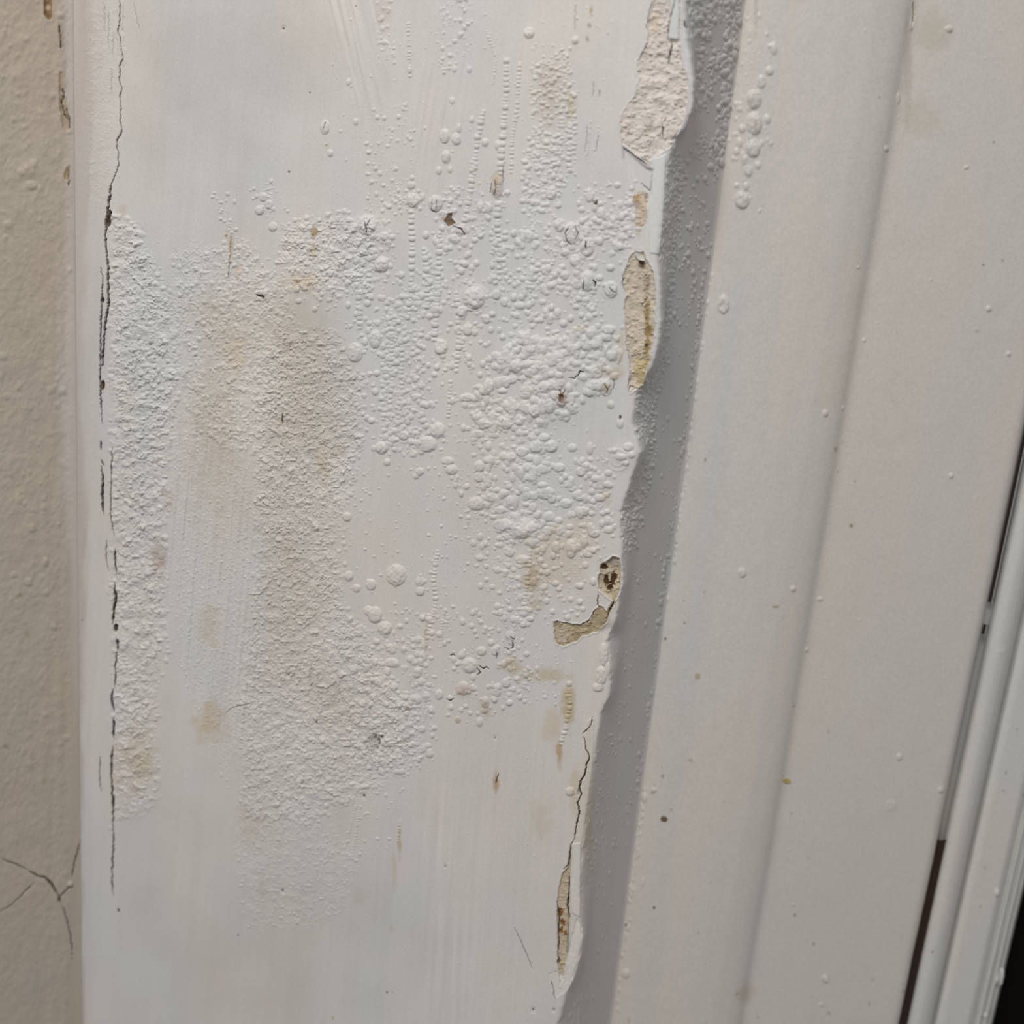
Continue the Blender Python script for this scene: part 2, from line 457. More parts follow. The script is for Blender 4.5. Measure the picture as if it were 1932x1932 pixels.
# blistered middle
A.scatter([(660, 430), (940, 430), (930, 640), (900, 860), (820, 860), (700, 850), (650, 640)], 720, 2.0, 7.0, 0.42, 60, pw=1.8, clump=0.5)
A.scatter([(720, 560), (800, 560), (800, 860), (720, 860)], 330, 2.0, 5.5, 0.42, 61, pw=1.5)
A.scatter([(930, 440), (1180, 400), (1180, 640), (1170, 720), (1000, 760), (930, 620)], 620, 2.2, 8.0, 0.42, 62, pw=2.0, clump=0.45)
A.scatter([(950, 640), (1170, 620), (1170, 720), (1080, 780), (980, 820), (880, 800), (930, 680)], 260, 4.0, 12.0, 0.36, 63, pw=1.6, sq=0.3, add=0.4)
A.scatter([(880, 740), (1070, 740), (1160, 900), (1160, 1000), (1090, 1040), (960, 1020), (900, 900)], 420, 2.5, 10.0, 0.38, 64, pw=2.2, sq=0.3, clump=0.45)
A.scatter([(850, 900), (1150, 860), (1160, 1080), (1100, 1160), (960, 1200), (900, 1100)], 520, 1.6, 7.0, 0.42, 65, pw=2.6, clump=0.35)
A.scatter([(930, 960), (1040, 1000), (1020, 1190), (960, 1200)], 160, 2.0, 6.5, 0.42, 66)
A.scatter([(690, 380), (950, 330), (960, 440), (700, 470)], 160, 1.8, 5.5, 0.45, 67, clump=0.55)
A.scatter([(690, 200), (770, 190), (800, 400), (690, 420)], 150, 1.5, 5.0, 0.42, 68, clump=0.45)
A.scatter([(700, -50), (745, -50), (745, 110), (715, 110)], 60, 1.8, 5.5, 0.35, 69)
A.scatter([(820, 20), (900, -20), (885, 120), (850, 160), (820, 110)], 90, 1.5, 5.0, 0.42, 70)
A.scatter([(1000, 130), (1065, 90), (1085, 160), (1085, 330), (1020, 400), (985, 360), (1000, 240)], 420, 2.0, 5.2, 0.40, 71, pw=1.3, sy=0.85)
A.scatter([(1000, 80), (1080, 90), (1060, 160), (1010, 160)], 40, 1.8, 4.0, 0.42, 72)
A.scatter([(985, 270), (1060, 260), (1060, 560), (985, 560)], 170, 2.4, 6.5, 0.40, 73, sy=0.9)
A.scatter([(930, 360), (960, 360), (960, 560), (925, 560)], 60, 2.4, 6.5, 0.42, 74)
A.scatter([(640, 880), (900, 870), (900, 1220), (760, 1230), (640, 1120)], 330, 1.0, 3.6, 0.5, 75, pw=3.0)
A.scatter([(660, -40), (1180, -40), (1160, 420), (560, 420)], 260, 0.9, 3.0, 0.5, 76, pw=3.0)
A.scatter([(740, 1150), (1000, 1130), (1010, 1300), (900, 1370), (780, 1340)], 260, 1.8, 7.0, 0.45, 77, pw=2.4, clump=0.4)
A.scatter([(640, 1180), (800, 1200), (830, 1420), (760, 1500), (650, 1400)], 360, 2.2, 7.5, 0.40, 78, pw=2.0)
A.scatter([(600, 1480), (800, 1400), (780, 1500), (690, 1700), (600, 1700)], 170, 1.2, 3.6, 0.45, 79, clump=0.5)
A.scatter([(440, 1560), (600, 1560), (580, 1740), (460, 1760)], 130, 1.2, 3.4, 0.45, 80, clump=0.5)
A.scatter([(960, 1200), (1080, 1230), (1070, 1330), (960, 1330)], 60, 2.0, 5.0, 0.42, 81)
A.scatter([(220, 400), (1180, 400), (1120, 1932), (220, 1932)], 420, 0.8, 2.0, 0.5, 82, pw=2.5)
A.scatter([(1130, 420), (1200, 350), (1195, 470), (1150, 480)], 70, 3.0, 8.0, 0.42, 83)
A.scatter([(1090, 350), (1200, 330), (1205, 460), (1090, 470)], 90, 2.5, 7.0, 0.42, 84)

# vertical strings of squashed blisters
for i, (pts, r) in enumerate([
        ([(956, 115), (955, 170), (950, 230), (946, 290), (940, 360)], 6.0), ([(980, 120), (976, 200), (966, 260), (964, 330)], 4.2),
        ([(912, 210), (902, 260), (893, 330), (884, 380)], 5.6), ([(893, 300), (888, 350), (880, 400), (872, 432)], 5.2),
        ([(1076, 240), (1072, 300), (1076, 330)], 5.5), ([(1084, 220), (1082, 290)], 4.5),
        ([(771, 45), (772, 120), (773, 148)], 3.6), ([(742, 80), (744, 122)], 3.0), ([(918, 60), (936, 110), (930, 160)], 3.0),
        ([(940, 385), (938, 430), (945, 470), (940, 520)], 6.5), ([(776, 400), (778, 470), (776, 540), (770, 600)], 6.0),
        ([(800, 470), (808, 520), (806, 580)], 6.0), ([(830, 440), (828, 520), (822, 590), (818, 650)], 6.2),
        ([(862, 560), (866, 640), (860, 700)], 6.0), ([(672, 490), (676, 560), (680, 620)], 5.5), ([(695, 520), (700, 570)], 5.5),
        ([(738, 620), (740, 700), (736, 760)], 5.5), ([(757, 640), (758, 720), (752, 790)], 5.0),
        ([(826, 1040), (818, 1090), (822, 1140), (800, 1230), (790, 1280)], 4.8), ([(835, 1170), (830, 1220)], 3.0), ([(812, 1160), (795, 1210)], 3.0),
        ([(940, 940), (930, 980)], 6), ([(690, 430), (700, 470), (716, 500)], 6),
        ([(756, 1545), (750, 1590)], 2.8), ([(680, 1520), (664, 1620)], 2.8), ([(672, 1520), (650, 1600)], 2.5), ([(812, 1320), (800, 1360)], 3.2),
        ([(1074, 1290), (1075, 1330), (1068, 1370), (1056, 1410)], 5.0), ([(1000, 1040), (994, 1110), (985, 1160)], 5.0),
        ([(600, 520), (640, 560)], 5), ([(850, 720), (846, 790)], 4), ([(870, 640), (890, 700)], 4), ([(1114, 230), (1106, 300)], 2.6), ([(1128, 240), (1122, 285)], 2.2)]):
    A.string(pts, r, seed=500 + i)

# named, larger blisters: (x, y, rx, ry)
BIG = [(613, 240, 9, 14), (623, 289, 6, 7), (658, 155, 5, 7), (671, 230, 5, 7), (839, 257, 10, 14), (861, 263, 9, 12), (866, 242, 5, 9), (842, 296, 9, 13),
       (828, 322, 6, 8), (849, 320, 5, 7), (900, 259, 6, 8), (915, 269, 7, 8), (939, 274, 6, 9), (885, 131, 5, 7), (857, 131, 4.5, 6), (773, 132, 5, 7),
       (853, 190, 5, 7), (890, 226, 5, 7), (776, 350, 8, 8), (779, 378, 13, 14), (822, 384, 14, 16), (797, 372, 5, 8), (998, 62, 10, 11), (1085, 76, 7, 8),
       (1040, 365, 10, 13), (1057, 425, 11, 13), (1078, 441, 17, 21), (1108, 466, 13, 18), (1086, 492, 11, 12), (1112, 372, 8, 10), (1134, 402, 9, 12),
       (1109, 530, 14, 20), (1153, 546, 13, 16), (694, 425, 19, 20), (727, 446, 9, 9), (497, 372, 8, 9), (508, 386, 8, 9), (490, 397, 9, 9), (515, 428, 9, 9),
       (496, 555, 11, 15), (870, 434, 13, 9), (856, 450, 10, 8), (938, 352, 12, 22), (906, 390, 7, 10), (922, 393, 8, 11), (720, 500, 14, 14), (895, 562, 22, 22),
       (872, 588, 11, 11), (937, 556, 9, 10), (952, 570, 8, 9), (883, 622, 10, 12), (918, 602, 8, 9), (832, 655, 13, 15), (824, 585, 12, 9), (708, 640, 12, 18),
       (670, 665, 15, 19), (826, 812, 15, 15), (805, 838, 20, 15), (762, 822, 11, 9), (720, 845, 12, 12), (730, 872, 7, 7), (792, 890, 9, 8), (852, 886, 12, 10),
       (785, 898, 6, 6), (845, 870, 12, 8), (960, 672, 18, 15), (975, 690, 14, 14), (947, 680, 10, 9), (1001, 703, 12, 10), (1010, 775, 13, 13), (1042, 765, 9, 11),
       (1062, 752, 13, 16), (1119, 728, 11, 11), (1143, 731, 12, 17), (1152, 764, 7, 8), (1170, 799, 7, 10), (1030, 730, 14, 12), (993, 745, 12, 8), (955, 800, 14, 10),
       (1012, 842, 14, 13), (1040, 842, 13, 12), (1080, 845, 9, 8), (985, 852, 12, 10), (965, 862, 10, 9), (1025, 885, 16, 9), (1055, 882, 12, 9), (1003, 900, 13, 8),
       (905, 880, 10, 11), (960, 918, 7, 6), (1030, 930, 18, 12), (1068, 950, 12, 9), (900, 950, 18, 13), (926, 938, 12, 10), (1100, 965, 13, 9), (950, 990, 20, 12), (983, 1003, 22, 13),
       (1036, 975, 12, 10), (1078, 1035, 12, 18), (1102, 1020, 8, 15), (962, 1042, 9, 9), (986, 1056, 14, 9), (1003, 995, 14, 10), (748, 1085, 18, 20), (793, 1097, 9, 10),
       (793, 1115, 9, 9), (700, 1103, 10, 11), (673, 1110, 8, 8), (658, 1087, 9, 10), (886, 1255, 15, 15), (909, 1228, 10, 9), (873, 1235, 7, 8), (935, 1228, 8, 9),
       (963, 1200, 9, 11), (875, 1298, 12, 13), (916, 1325, 8, 12), (937, 1306, 9, 9), (914, 1340, 8, 6), (905, 1362, 7, 9), (864, 1357, 6, 7), (829, 1310, 8, 10), (955, 1288, 9, 9),
       (850, 1316, 6, 5), (735, 1222, 8, 8), (708, 1160, 14, 16), (726, 1185, 14, 13), (695, 1152, 9, 9), (762, 1225, 6, 7), (775, 1243, 8, 7), (740, 1250, 14, 9), (768, 1332, 7, 8),
       (655, 975, 9, 9), (873, 1173, 6, 7), (1160, 850, 6, 6), (1186, 843, 10, 8), (1172, 862, 12, 7), (1192, 858, 7, 7), (1150, 850, 5, 4), (1180, 874, 8, 5), (1149, 1000, 10, 7), (1146, 985, 8, 6), (1076, 1493, 9, 9),
       (1139, 1235, 9, 22), (1134, 1275, 11, 18), (1128, 1297, 11, 9), (1147, 1262, 6, 14)]
BIG.sort(key=lambda b: -b[2]*b[3])
NB = 98
for i, b in enumerate(BIG):
    h = 0.40*min(b[2], b[3])*(0.8 if b[2] > 14 else 1.0)
    A.dome(b[0], b[1], b[2], b[3], h, p=0.66, lab=(100 + i) if i < NB else 0, add=0.35)
for (x, y, rx, ry, h) in [(1080, 455, 40, 45, 2.2), (1040, 760, 55, 40, 3.0), (985, 1000, 30, 20, 4.0), (1000, 690, 60, 50, 2.5), (700, 440, 45, 30, 2.5), (900, 570, 35, 35, 2),
                          (1000, 900, 70, 50, 2), (600, 560, 50, 60, 2.0), (560, 1250, 60, 50, 3.0), (720, 1370, 50, 60, 2.5), (1150, 1190, 12, 14, -5), (260, 800, 30, 200, 2.5),
                          (1125, 1110, 20, 40, 2.0), (1180, 860, 22, 22, 3.0), (1060, 700, 40, 40, 3), (480, 560, 60, 60, 1.5)]:
    A.lump(x, y, rx, ry, h)

# rings on a few collapsed blisters
for (x, y, r) in [(748, 1085, 18), (895, 562, 24), (1108, 470, 20), (1080, 450, 26), (1150, 548, 14), (967, 1180, 9), (952, 1165, 8), (1165, 868, 20)]:
    w = A.win(x, y, r*1.6, r*1.6)
    d = np.hypot(PX[w] - x, PY[w] - y)
    A.H[w] += 0.7*np.exp(-((d - r)/2.2)**2) + 0.5*np.exp(-((d - r*0.55)/1.8)**2)

# ---- reveal: blisters near the corner, streaks lower down
def RE(y, t):   # t = 0 at the corner edge, 1 at the inner corner
    e = np.interp(y, EDGE_ROW, EDGE_X); i = 215 + (1275 - 215)*(9000 - y)/8034
    return e + (i - e)*t
def repoly(y0, y1, t0, t1):
    ys = np.linspace(y0, y1, 10)
    return [(RE(y, t0), y) for y in ys] + [(RE(y, t1), y) for y in ys[::-1]]
A.scatter(repoly(-60, 300, 0.05, 0.98), 360, 2.0, 5.2, 0.42, 90, sy=1.4, clump=0.5)
A.scatter(repoly(-60, 120, 0.1, 0.5), 90, 2.5, 6.0, 0.42, 91, sy=1.4)
A.scatter(repoly(-40, 330, 0.75, 1.0), 150, 3.0, 6.5, 0.5, 92, sy=1.5)
A.scatter(repoly(290, 560, 0.02, 0.35), 520, 1.6, 4.0, 0.42, 93, sy=1.3)
A.scatter(repoly(290, 620, 0.1, 0.95), 130, 1.8, 4.5, 0.5, 94, sy=1.5)
A.scatter(repoly(540, 760, 0.02, 0.3), 240, 1.6, 4.5, 0.5, 95, sy=1.4)
A.scatter(repoly(660, 1000, 0.05, 0.42), 420, 1.5, 4.2, 0.5, 96, sy=1.2)
A.scatter(repoly(960, 1040, 0.02, 0.32), 90, 1.5, 3.6, 0.5, 97, sy=1.2)
A.scatter(repoly(640, 1600, 0.2, 0.9), 90, 1.3, 3.0, 0.5, 98, sy=1.9)
A.scatter(repoly(1050, 1700, 0.05, 0.5), 110, 1.0, 2.4, 0.5, 99, sy=1.6)
A.scatter(repoly(1500, 1990, 0.1, 0.9), 90, 1.0, 2.8, 0.5, 100, sy=2.4)
A.scatter(repoly(1800, 1990, 0.05, 0.5), 26, 2.0, 4.0, 0.4, 101, sy=3.5)
A.scatter(repoly(450, 1500, 0.9, 1.0), 130, 1.8, 4.0, 0.5, 102, sy=1.6)
A.H += side*0.35*fbm(PX, PY, 9, 60, 106, 2)

# ---- peeled places: rough plaster floor below the paint skin
RNG = np.random.RandomState(5)
def peel(poly, depth, lab, rough=1.0, col=PLAS, wob_=2.0, lip=0.8, sc=5.0, slope=2.0, seed=120, cvar=0.10):
    w = A.area_win(poly, 14)
    x, y = PX[w], PY[w]
    sd = poly_sd(x, y, poly) + wob_*fbm(x, y, 9, 9, seed, 3)
    k = sst(-0.6, slope, sd)
    A.B[w] *= (1 - k)
    g = fbm(x, y, sc, sc*0.75, seed + 3, 4, 0.62); g2 = fbm(x, y, sc*4, sc*3, seed + 8, 2)
    A.H[w] += -depth*k + k*rough*(1.3*np.abs(g) + 0.9*g + 1.1*g2)
    A.H[w] += lip*np.exp(-((sd + 1.6)/1.4)**2)
    c = np.array(col, np.float32)*(1 + cvar*fbm(x, y, 7, 5, seed + 11, 3))[..., None]
    kk = sst(-0.3, 0.8, sd)[..., None]
    A.K[w] = A.K[w]*(1 - kk) + c*kk
    if lab:
        Lw = A.L[w]; Lw[sd > 0] = lab
TOP = [(1236, -60), (1233, 8), (1222, 40), (1221, 80), (1204, 115), (1202, 138), (1209, 146), (1201, 165), (1198, 182), (1186, 195), (1183, 203), (1173, 218), (1170, 245), (1174, 270),
       (1190, 283), (1206, 296), (1222, 310), (1232, 296), (1256, 284), (1264, 278), (1275, 262), (1288, 232), (1298, 180), (1297, 150), (1287, 118), (1284, 80), (1284, 30), (1284, -60)]
MID = [(1192, 480), (1212, 476), (1222, 492), (1232, 512), (1238, 560), (1236, 600), (1232, 650), (1222, 690), (1212, 726), (1190, 742), (1184, 728), (1188, 700), (1180, 640), (1178, 580), (1182, 552), (1174, 535), (1176, 512)]
HOLE = [(1156, 1050), (1169, 1053), (1174, 1078), (1173, 1105), (1165, 1126), (1158, 1134), (1148, 1128), (1130, 1112), (1128, 1092), (1134, 1064), (1148, 1056)]
FLAKE = [(1044, 1173), (1056, 1172), (1075, 1177), (1094, 1180), (1112, 1170), (1122, 1152), (1130, 1144), (1139, 1146), (1145, 1152), (1152, 1138), (1157, 1132), (1159, 1138), (1150, 1160), (1144, 1176), (1128, 1190), (1100, 1200), (1082, 1213), (1062, 1219), (1050, 1213), (1046, 1196)]
LOW = [(1076, 1600), (1080, 1588), (1077, 1640), (1074, 1690), (1076, 1730), (1073, 1760), (1069, 1800), (1063, 1850), (1056, 1862), (1053, 1826), (1052, 1780), (1050, 1720), (1053, 1680), (1060, 1650), (1070, 1636)]
peel(TOP, 2.4, 2, 2.7, PLAS, 2.6, 1.0, 5.2, seed=120, cvar=0.14)
# lower layer beneath the top patch
w = A.area_win([(1160, 260), (1260, 400)], 10)
x, y = PX[w], PY[w]
sdn = poly_sd(x, y, [(1172, 268), (1190, 286), (1222, 314), (1236, 318), (1232, 370), (1222, 396), (1200, 372), (1186, 330), (1172, 300)])
A.H[w] -= 4.5*sst(0, 7, sdn)
peel(MID, 3.4, 3, 2.6, (0.62, 0.54, 0.445), 3.0, 1.1, 7.5, seed=140, cvar=0.30)
peel(HOLE, 7.0, 4, 3.2, TANL, 1.5, 1.2, 6.0, seed=150, cvar=0.25)
peel(FLAKE, 2.8, 5, 2.2, TAN, 3.0, 1.0, 5.0, seed=160, cvar=0.4)
peel(LOW, 4.6, 6, 1.9, TANL, 1.5, 0.8, 6.0, seed=170, cvar=0.2)
peel([(1196, 368), (1206, 360), (1222, 364), (1220, 390), (1222, 410), (1216, 428), (1200, 428), (1198, 395)], 0.6, 0, 2.2, (0.60, 0.51, 0.42), 2.5, 0.2, 6, seed=180, cvar=0.15)
peel([(584, 1262), (592, 1258), (590, 1286), (583, 1290)], 2.0, 0, 0.6, (0.5, 0.47, 0.43), 1.2, 0.8, 5, seed=190)
peel([(600, 1268), (606, 1272), (604, 1296), (618, 1298), (636, 1284), (644, 1310), (640, 1340), (606, 1346), (596, 1300)], 1.6, 0, 0.9, (0.63, 0.60, 0.57), 1.5, 0.9, 5, seed=195)
for poly, sd_ in (([(846, 402), (854, 402), (852, 412), (860, 421), (846, 428), (838, 418)], 201), ([(1056, 742), (1066, 746), (1064, 762), (1056, 758)], 202), ([(1120, 386), (1126, 376), (1128, 388)], 203),
                  ([(1205, 484), (1216, 488), (1214, 502), (1206, 500)], 204)):
    peel(poly, 3.5, 0, 0.8, (0.20, 0.14, 0.09), 1.0, 0.9, 4, seed=sd_)

# stains and rust inside the patches
T = A.tint
T(1222, 630, 9, 75, (0.33, 0.23, 0.10), 0.9, 0.7, 1.6, ns=7, seed=301); T(1208, 700, 16, 40, (0.58, 0.46, 0.24), 0.8, 0.6, 0.9, seed=302)
T(1220, 600, 6, 45, (0.36, 0.25, 0.11), 0.7, 0.6, 1.8, ns=5, seed=303); T(1212, 500, 8, 10, (0.14, 0.08, 0.05), 0.9, 0.7, 1.0, seed=304); T(1220, 530, 8, 22, (0.30, 0.24, 0.17), 0.7, 0.7, 1.4, seed=305)
for (x, y, r) in [(1225, 640, 3), (1219, 652, 3.5), (1216, 667, 2), (1224, 622, 2.5), (1219, 600, 2), (1225, 650, 2), (1220, 585, 2), (1213, 560, 1.6), (1221, 612, 2), (1215, 680, 1.5), (1224, 660, 2.5)]:
    T(x, y, r, r*1.2, (0.13, 0.08, 0.03), 0.9, 0.5, 0.8, seed=310); A.dome(x, y, r, r, -1.6, layer=A.H)
T(1238, 45, 14, 26, (0.62, 0.50, 0.36), 0.6, 0.8, 1.5, ns=5, seed=306); T(1222, 245, 20, 26, (0.55, 0.50, 0.41), 0.6, 0.9, 0.8, seed=307)
T(1147, 1080, 14, 8, (0.5, 0.46, 0.42), 0.5, 0.8, 0.9, seed=308)
for (x, y, rx, ry, a) in [(1139, 1071, 8, 8, 0), (1143, 1096, 7, 14, 0), (1157, 1092, 7, 16, 0.25), (1150, 1110, 8, 6, 0)]:
    T(x, y, rx, ry, (0.075, 0.032, 0.014), 0.97, 0.35, 1.0, ang=a, ns=4, seed=312); A.dome(x, y, rx, ry, -9, layer=A.H, p=0.5)
T(1157, 1060, 12, 9, (0.34, 0.31, 0.28), 0.8, 0.5, 0.8, seed=313); T(1158, 1132, 5, 12, (0.42, 0.36, 0.22), 0.8, 0.5, 0.8, seed=314)
A.H[A.win(1149, 1092, 3, 20)] += 0
T(1062, 1195, 17, 22, TANL, 0.85, 0.5, 1.2, ns=6, seed=315); T(1125, 1180, 22, 16, (0.40, 0.34, 0.245), 0.7, 0.5, 0.6, seed=316)
for (x, y, rx, ry) in [(1057, 1722, 6, 9), (1061, 1742, 6, 9), (1059, 1755, 4, 8), (1066, 1761, 4, 5)]:
    T(x, y, rx, ry, RUST, 0.95, 0.4, 1.2, ns=4, seed=320)
T(1054, 1813, 4, 5, BROWN, 0.9, 0.5, 0.8); T(1057, 1798, 8, 10, (0.45, 0.40, 0.34), 0.6, 0.6, 1.0); T(1059, 1820, 8, 10, (0.46, 0.33, 0.2), 0.5, 0.7, 1.0)
T(1072, 1770, 4, 60, (0.22, 0.17, 0.11), 0.6, 0.5, 1.0, seed=321); T(1063, 1660, 6, 24, (0.55, 0.48, 0.38), 0.7, 0.7, 0.8)
T(1201, 375, 9, 12, (0.42, 0.28, 0.13), 0.8, 0.7, 1.2, ns=5); T(1218, 372, 6, 7, (0.2, 0.13, 0.08), 0.7, 0.7, 1.2, ns=4); T(1212, 400, 12, 26, (0.56, 0.43, 0.32), 0.6, 0.8, 1.2, ns=6); T(1205, 440, 9, 12, CREAM, 0.45, 0.9, 1)
# whiter fresh break below the low peel and beside the crack
for poly, h, c in (([(1078, 1590), (1096, 1590), (1094, 1730), (1080, 1722), (1075, 1680)], 2.4, (0.70, 0.69, 0.67)),
                   ([(1088, 1730), (1099, 1750), (1096, 1800), (1084, 1840), (1070, 1868), (1050, 1882), (1040, 1866), (1034, 1838), (1050, 1830), (1062, 1842), (1070, 1800)], -1.6, (0.74, 0.715, 0.69)),
                   ([(1108, 1360), (1122, 1352), (1118, 1450), (1098, 1592), (1080, 1590), (1088, 1500), (1098, 1430)], 1.0, (0.66, 0.635, 0.60)),
                   ([(1262, -60), (1284, -60), (1281, 76), (1261, 74), (1264, 30)], 5.0, (0.66, 0.665, 0.665)),
                   ([(1232, 300), (1257, 290), (1250, 420), (1243, 480), (1226, 478), (1222, 380)], 1.6, (0.70, 0.70, 0.69))):
    w = A.area_win(poly, 10); x, y = PX[w], PY[w]
    sd = poly_sd(x, y, poly) + 0.8*fbm(x, y, 6, 9, 210, 2)
    kk = sst(-0.5, 1.5, sd)
    A.B[w] *= 1 - 0.85*kk
    if h == 5.0: A.H[w] = A.H[w]*(1 - kk) + kk*2.6
    else: A.H[w] += kk*h
    if h < 0: A.H[w] += kk*0.9*fbm(x, y, 11, 14, 212, 3)
    A.K[w] = A.K[w]*(1 - kk[..., None]) + np.array(c, np.float32)*kk[..., None]
    if h == 5.0: Lw = A.L[w]; Lw[sd > 0] = 7

# stains in the white paint; the widest tints also paint in shade
for (x, y, rx, ry, c, a) in [
        (440, 665, 42, 62, (0.64, 0.53, 0.41), 0.50), (575, 535, 55, 25, (0.64, 0.53, 0.41), 0.55), (560, 620, 90, 130, (0.58, 0.545, 0.50), 0.45), (610, 870, 22, 60, (0.62, 0.51, 0.38), 0.55),
        (640, 850, 22, 26, (0.56, 0.49, 0.40), 0.5), (300, 1055, 24, 55, (0.50, 0.40, 0.35), 0.50), (318, 945, 16, 26, (0.56, 0.46, 0.41), 0.4), (395, 1360, 48, 55, (0.60, 0.50, 0.385), 0.55),
        (395, 1180, 30, 70, (0.62, 0.55, 0.46), 0.5), (255, 1440, 52, 100, (0.60, 0.525, 0.455), 0.5), (275, 1445, 26, 38, (0.58, 0.53, 0.39), 0.4), (480, 1560, 50, 60, (0.60, 0.54, 0.47), 0.4),
        (1040, 1060, 85, 90, (0.64, 0.555, 0.47), 0.55), (1003, 1095, 22, 40, (0.46, 0.36, 0.25), 0.45), (1010, 1140, 22, 26, (0.50, 0.42, 0.28), 0.4), (1090, 1010, 60, 60, (0.66, 0.57, 0.48), 0.4),
        (1030, 1275, 70, 22, (0.56, 0.47, 0.33), 0.5), (1072, 1330, 18, 60, (0.52, 0.42, 0.26), 0.6), (1040, 1370, 30, 50, (0.64, 0.54, 0.43), 0.5), (1055, 1420, 8, 40, (0.50, 0.36, 0.2), 0.6),
        (915, 1330, 16, 30, (0.48, 0.39, 0.28), 0.55), (864, 1357, 9, 10, (0.48, 0.40, 0.26), 0.5), (875, 1300, 22, 18, (0.58, 0.47, 0.42), 0.5), (965, 1255, 30, 25, (0.56, 0.47, 0.35), 0.5),
        (935, 1478, 8, 26, (0.48, 0.36, 0.22), 0.6), (754, 1590, 6, 40, (0.52, 0.41, 0.27), 0.5), (745, 1650, 9, 50, (0.56, 0.48, 0.37), 0.4), (680, 1690, 22, 26, (0.56, 0.50, 0.43), 0.4), (738, 1750, 8, 12, (0.52, 0.46, 0.34), 0.4),
        (628, 1920, 5, 6, (0.42, 0.37, 0.2), 0.7), (495, 1680, 12, 40, (0.50, 0.42, 0.34), 0.4), (435, 470, 8, 40, (0.55, 0.45, 0.33), 0.5), (427, 440, 4, 14, (0.5, 0.38, 0.25), 0.5), (450, 510, 9, 20, (0.62, 0.48, 0.40), 0.4),
        (594, 440, 9, 16, (0.38, 0.29, 0.15), 0.65), (592, 470, 14, 22, (0.55, 0.47, 0.36), 0.4), (938, 338, 13, 22, (0.48, 0.37, 0.25), 0.65), (935, 360, 14, 26, (0.58, 0.49, 0.42), 0.4), (838, 412, 9, 8, (0.34, 0.24, 0.15), 0.5),
        (1115, 20, 5, 14, (0.45, 0.38, 0.22), 0.6), (1108, 72, 6, 10, (0.38, 0.30, 0.23), 0.7), (1112, 48, 5, 6, (0.35, 0.28, 0.2), 0.5), (1076, 205, 14, 40, (0.56, 0.50, 0.38), 0.5), (1035, 180, 45, 80, (0.60, 0.545, 0.50), 0.5),
        (1145, 730, 14, 20, (0.50, 0.40, 0.28), 0.5), (1160, 705, 26, 18, (0.58, 0.49, 0.38), 0.5), (1062, 750, 14, 20, (0.46, 0.36, 0.30), 0.5), (1150, 765, 7, 9, (0.58, 0.48, 0.38), 0.5), (1142, 700, 30, 22, (0.62, 0.55, 0.46), 0.4),
        (1172, 660, 12, 60, (0.62, 0.54, 0.43), 0.45), (1095, 620, 20, 14, (0.56, 0.50, 0.40), 0.35), (1144, 930, 14, 30, (0.60, 0.52, 0.41), 0.4), (720, 20, 22, 60, (0.62, 0.555, 0.53), 0.5), (616, 274, 5, 6, (0.52, 0.49, 0.33), 0.8),
        (520, 1110, 40, 140, (0.62, 0.58, 0.54), 0.4), (545, 1030, 18, 70, (0.60, 0.49, 0.43), 0.35), (380, 580, 60, 60, (0.62, 0.58, 0.53), 0.4), (530, 795, 9, 14, (0.56, 0.44, 0.38), 0.6), (804, 1200, 6, 60, (0.52, 0.45, 0.33), 0.4),
        (770, 1335, 8, 9, (0.45, 0.36, 0.28), 0.5), (770, 1397, 10, 7, (0.52, 0.42, 0.36), 0.5), (1150, 1540, 0.1, 0.1, BROWN, 0), (1020, 1550, 30, 60, (0.62, 0.56, 0.49), 0.4), (230, 95, 3, 3, DIRT, 0),
        (404, 181, 4, 4, (0.55, 0.50, 0.36), 0.7), (1110, 1560, 16, 130, (0.60, 0.535, 0.44), 0.45), (1085, 1490, 14, 60, (0.60, 0.52, 0.42), 0.5), (700, 1400, 22, 26, (0.44, 0.42, 0.40), 0.45), (230, 395, 12, 14, (0.60, 0.52, 0.45), 0.4),
        (560, 1000, 120, 430, (0.60, 0.575, 0.55), 0.5), (262, 820, 60, 420, (0.62, 0.61, 0.595), 0.4), (430, 100, 280, 300, (0.605, 0.568, 0.550), 0.8), (590, 720, 120, 220, (0.57, 0.525, 0.475), 0.6), (400, 800, 80, 260, (0.585, 0.545, 0.50), 0.5), (430, 620, 110, 120, (0.60, 0.55, 0.49), 0.5), (540, 1130, 100, 260, (0.58, 0.54, 0.50), 0.5), (660, 1320, 110, 130, (0.60, 0.57, 0.545), 0.4), (330, -20, 120, 200, (0.60, 0.57, 0.55), 0.5), (540, 1720, 360, 330, (0.60, 0.575, 0.555), 0.65), (1010, 40, 60, 60, (0.69, 0.67, 0.655), 0.3), (480, 330, 60, 40, (0.66, 0.66, 0.65), 0.2)]:  # wide tints: greyer coat and grime, plus painted falloff at left and crevice shade
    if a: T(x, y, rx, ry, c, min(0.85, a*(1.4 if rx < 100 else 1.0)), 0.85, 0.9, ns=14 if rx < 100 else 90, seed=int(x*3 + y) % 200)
# cream wall colour lapping onto the strip's left border, and pinkish cast of the strip
kk = ((1 - sst(-5, 9, PX - np.interp(PY, [0, 260, 480, 700, 966, 1250, 1400, 1932], [172, 176, 160, 150, 160, 156, 153, 158]) + 6*fbm(PX, PY, 12, 60, 230, 2))))[..., None]
A.K = A.K*(1 - kk) + np.array([0.555, 0.505, 0.48], np.float32)*kk
kk = (0.5*(1 - sst(180, 215, PX + 6*fbm(PX, PY, 20, 80, 231, 2)))*(1 - sst(500, 1300, PY)))[..., None]
A.K = A.K*(1 - kk) + np.array([0.60, 0.555, 0.545], np.float32)*kk
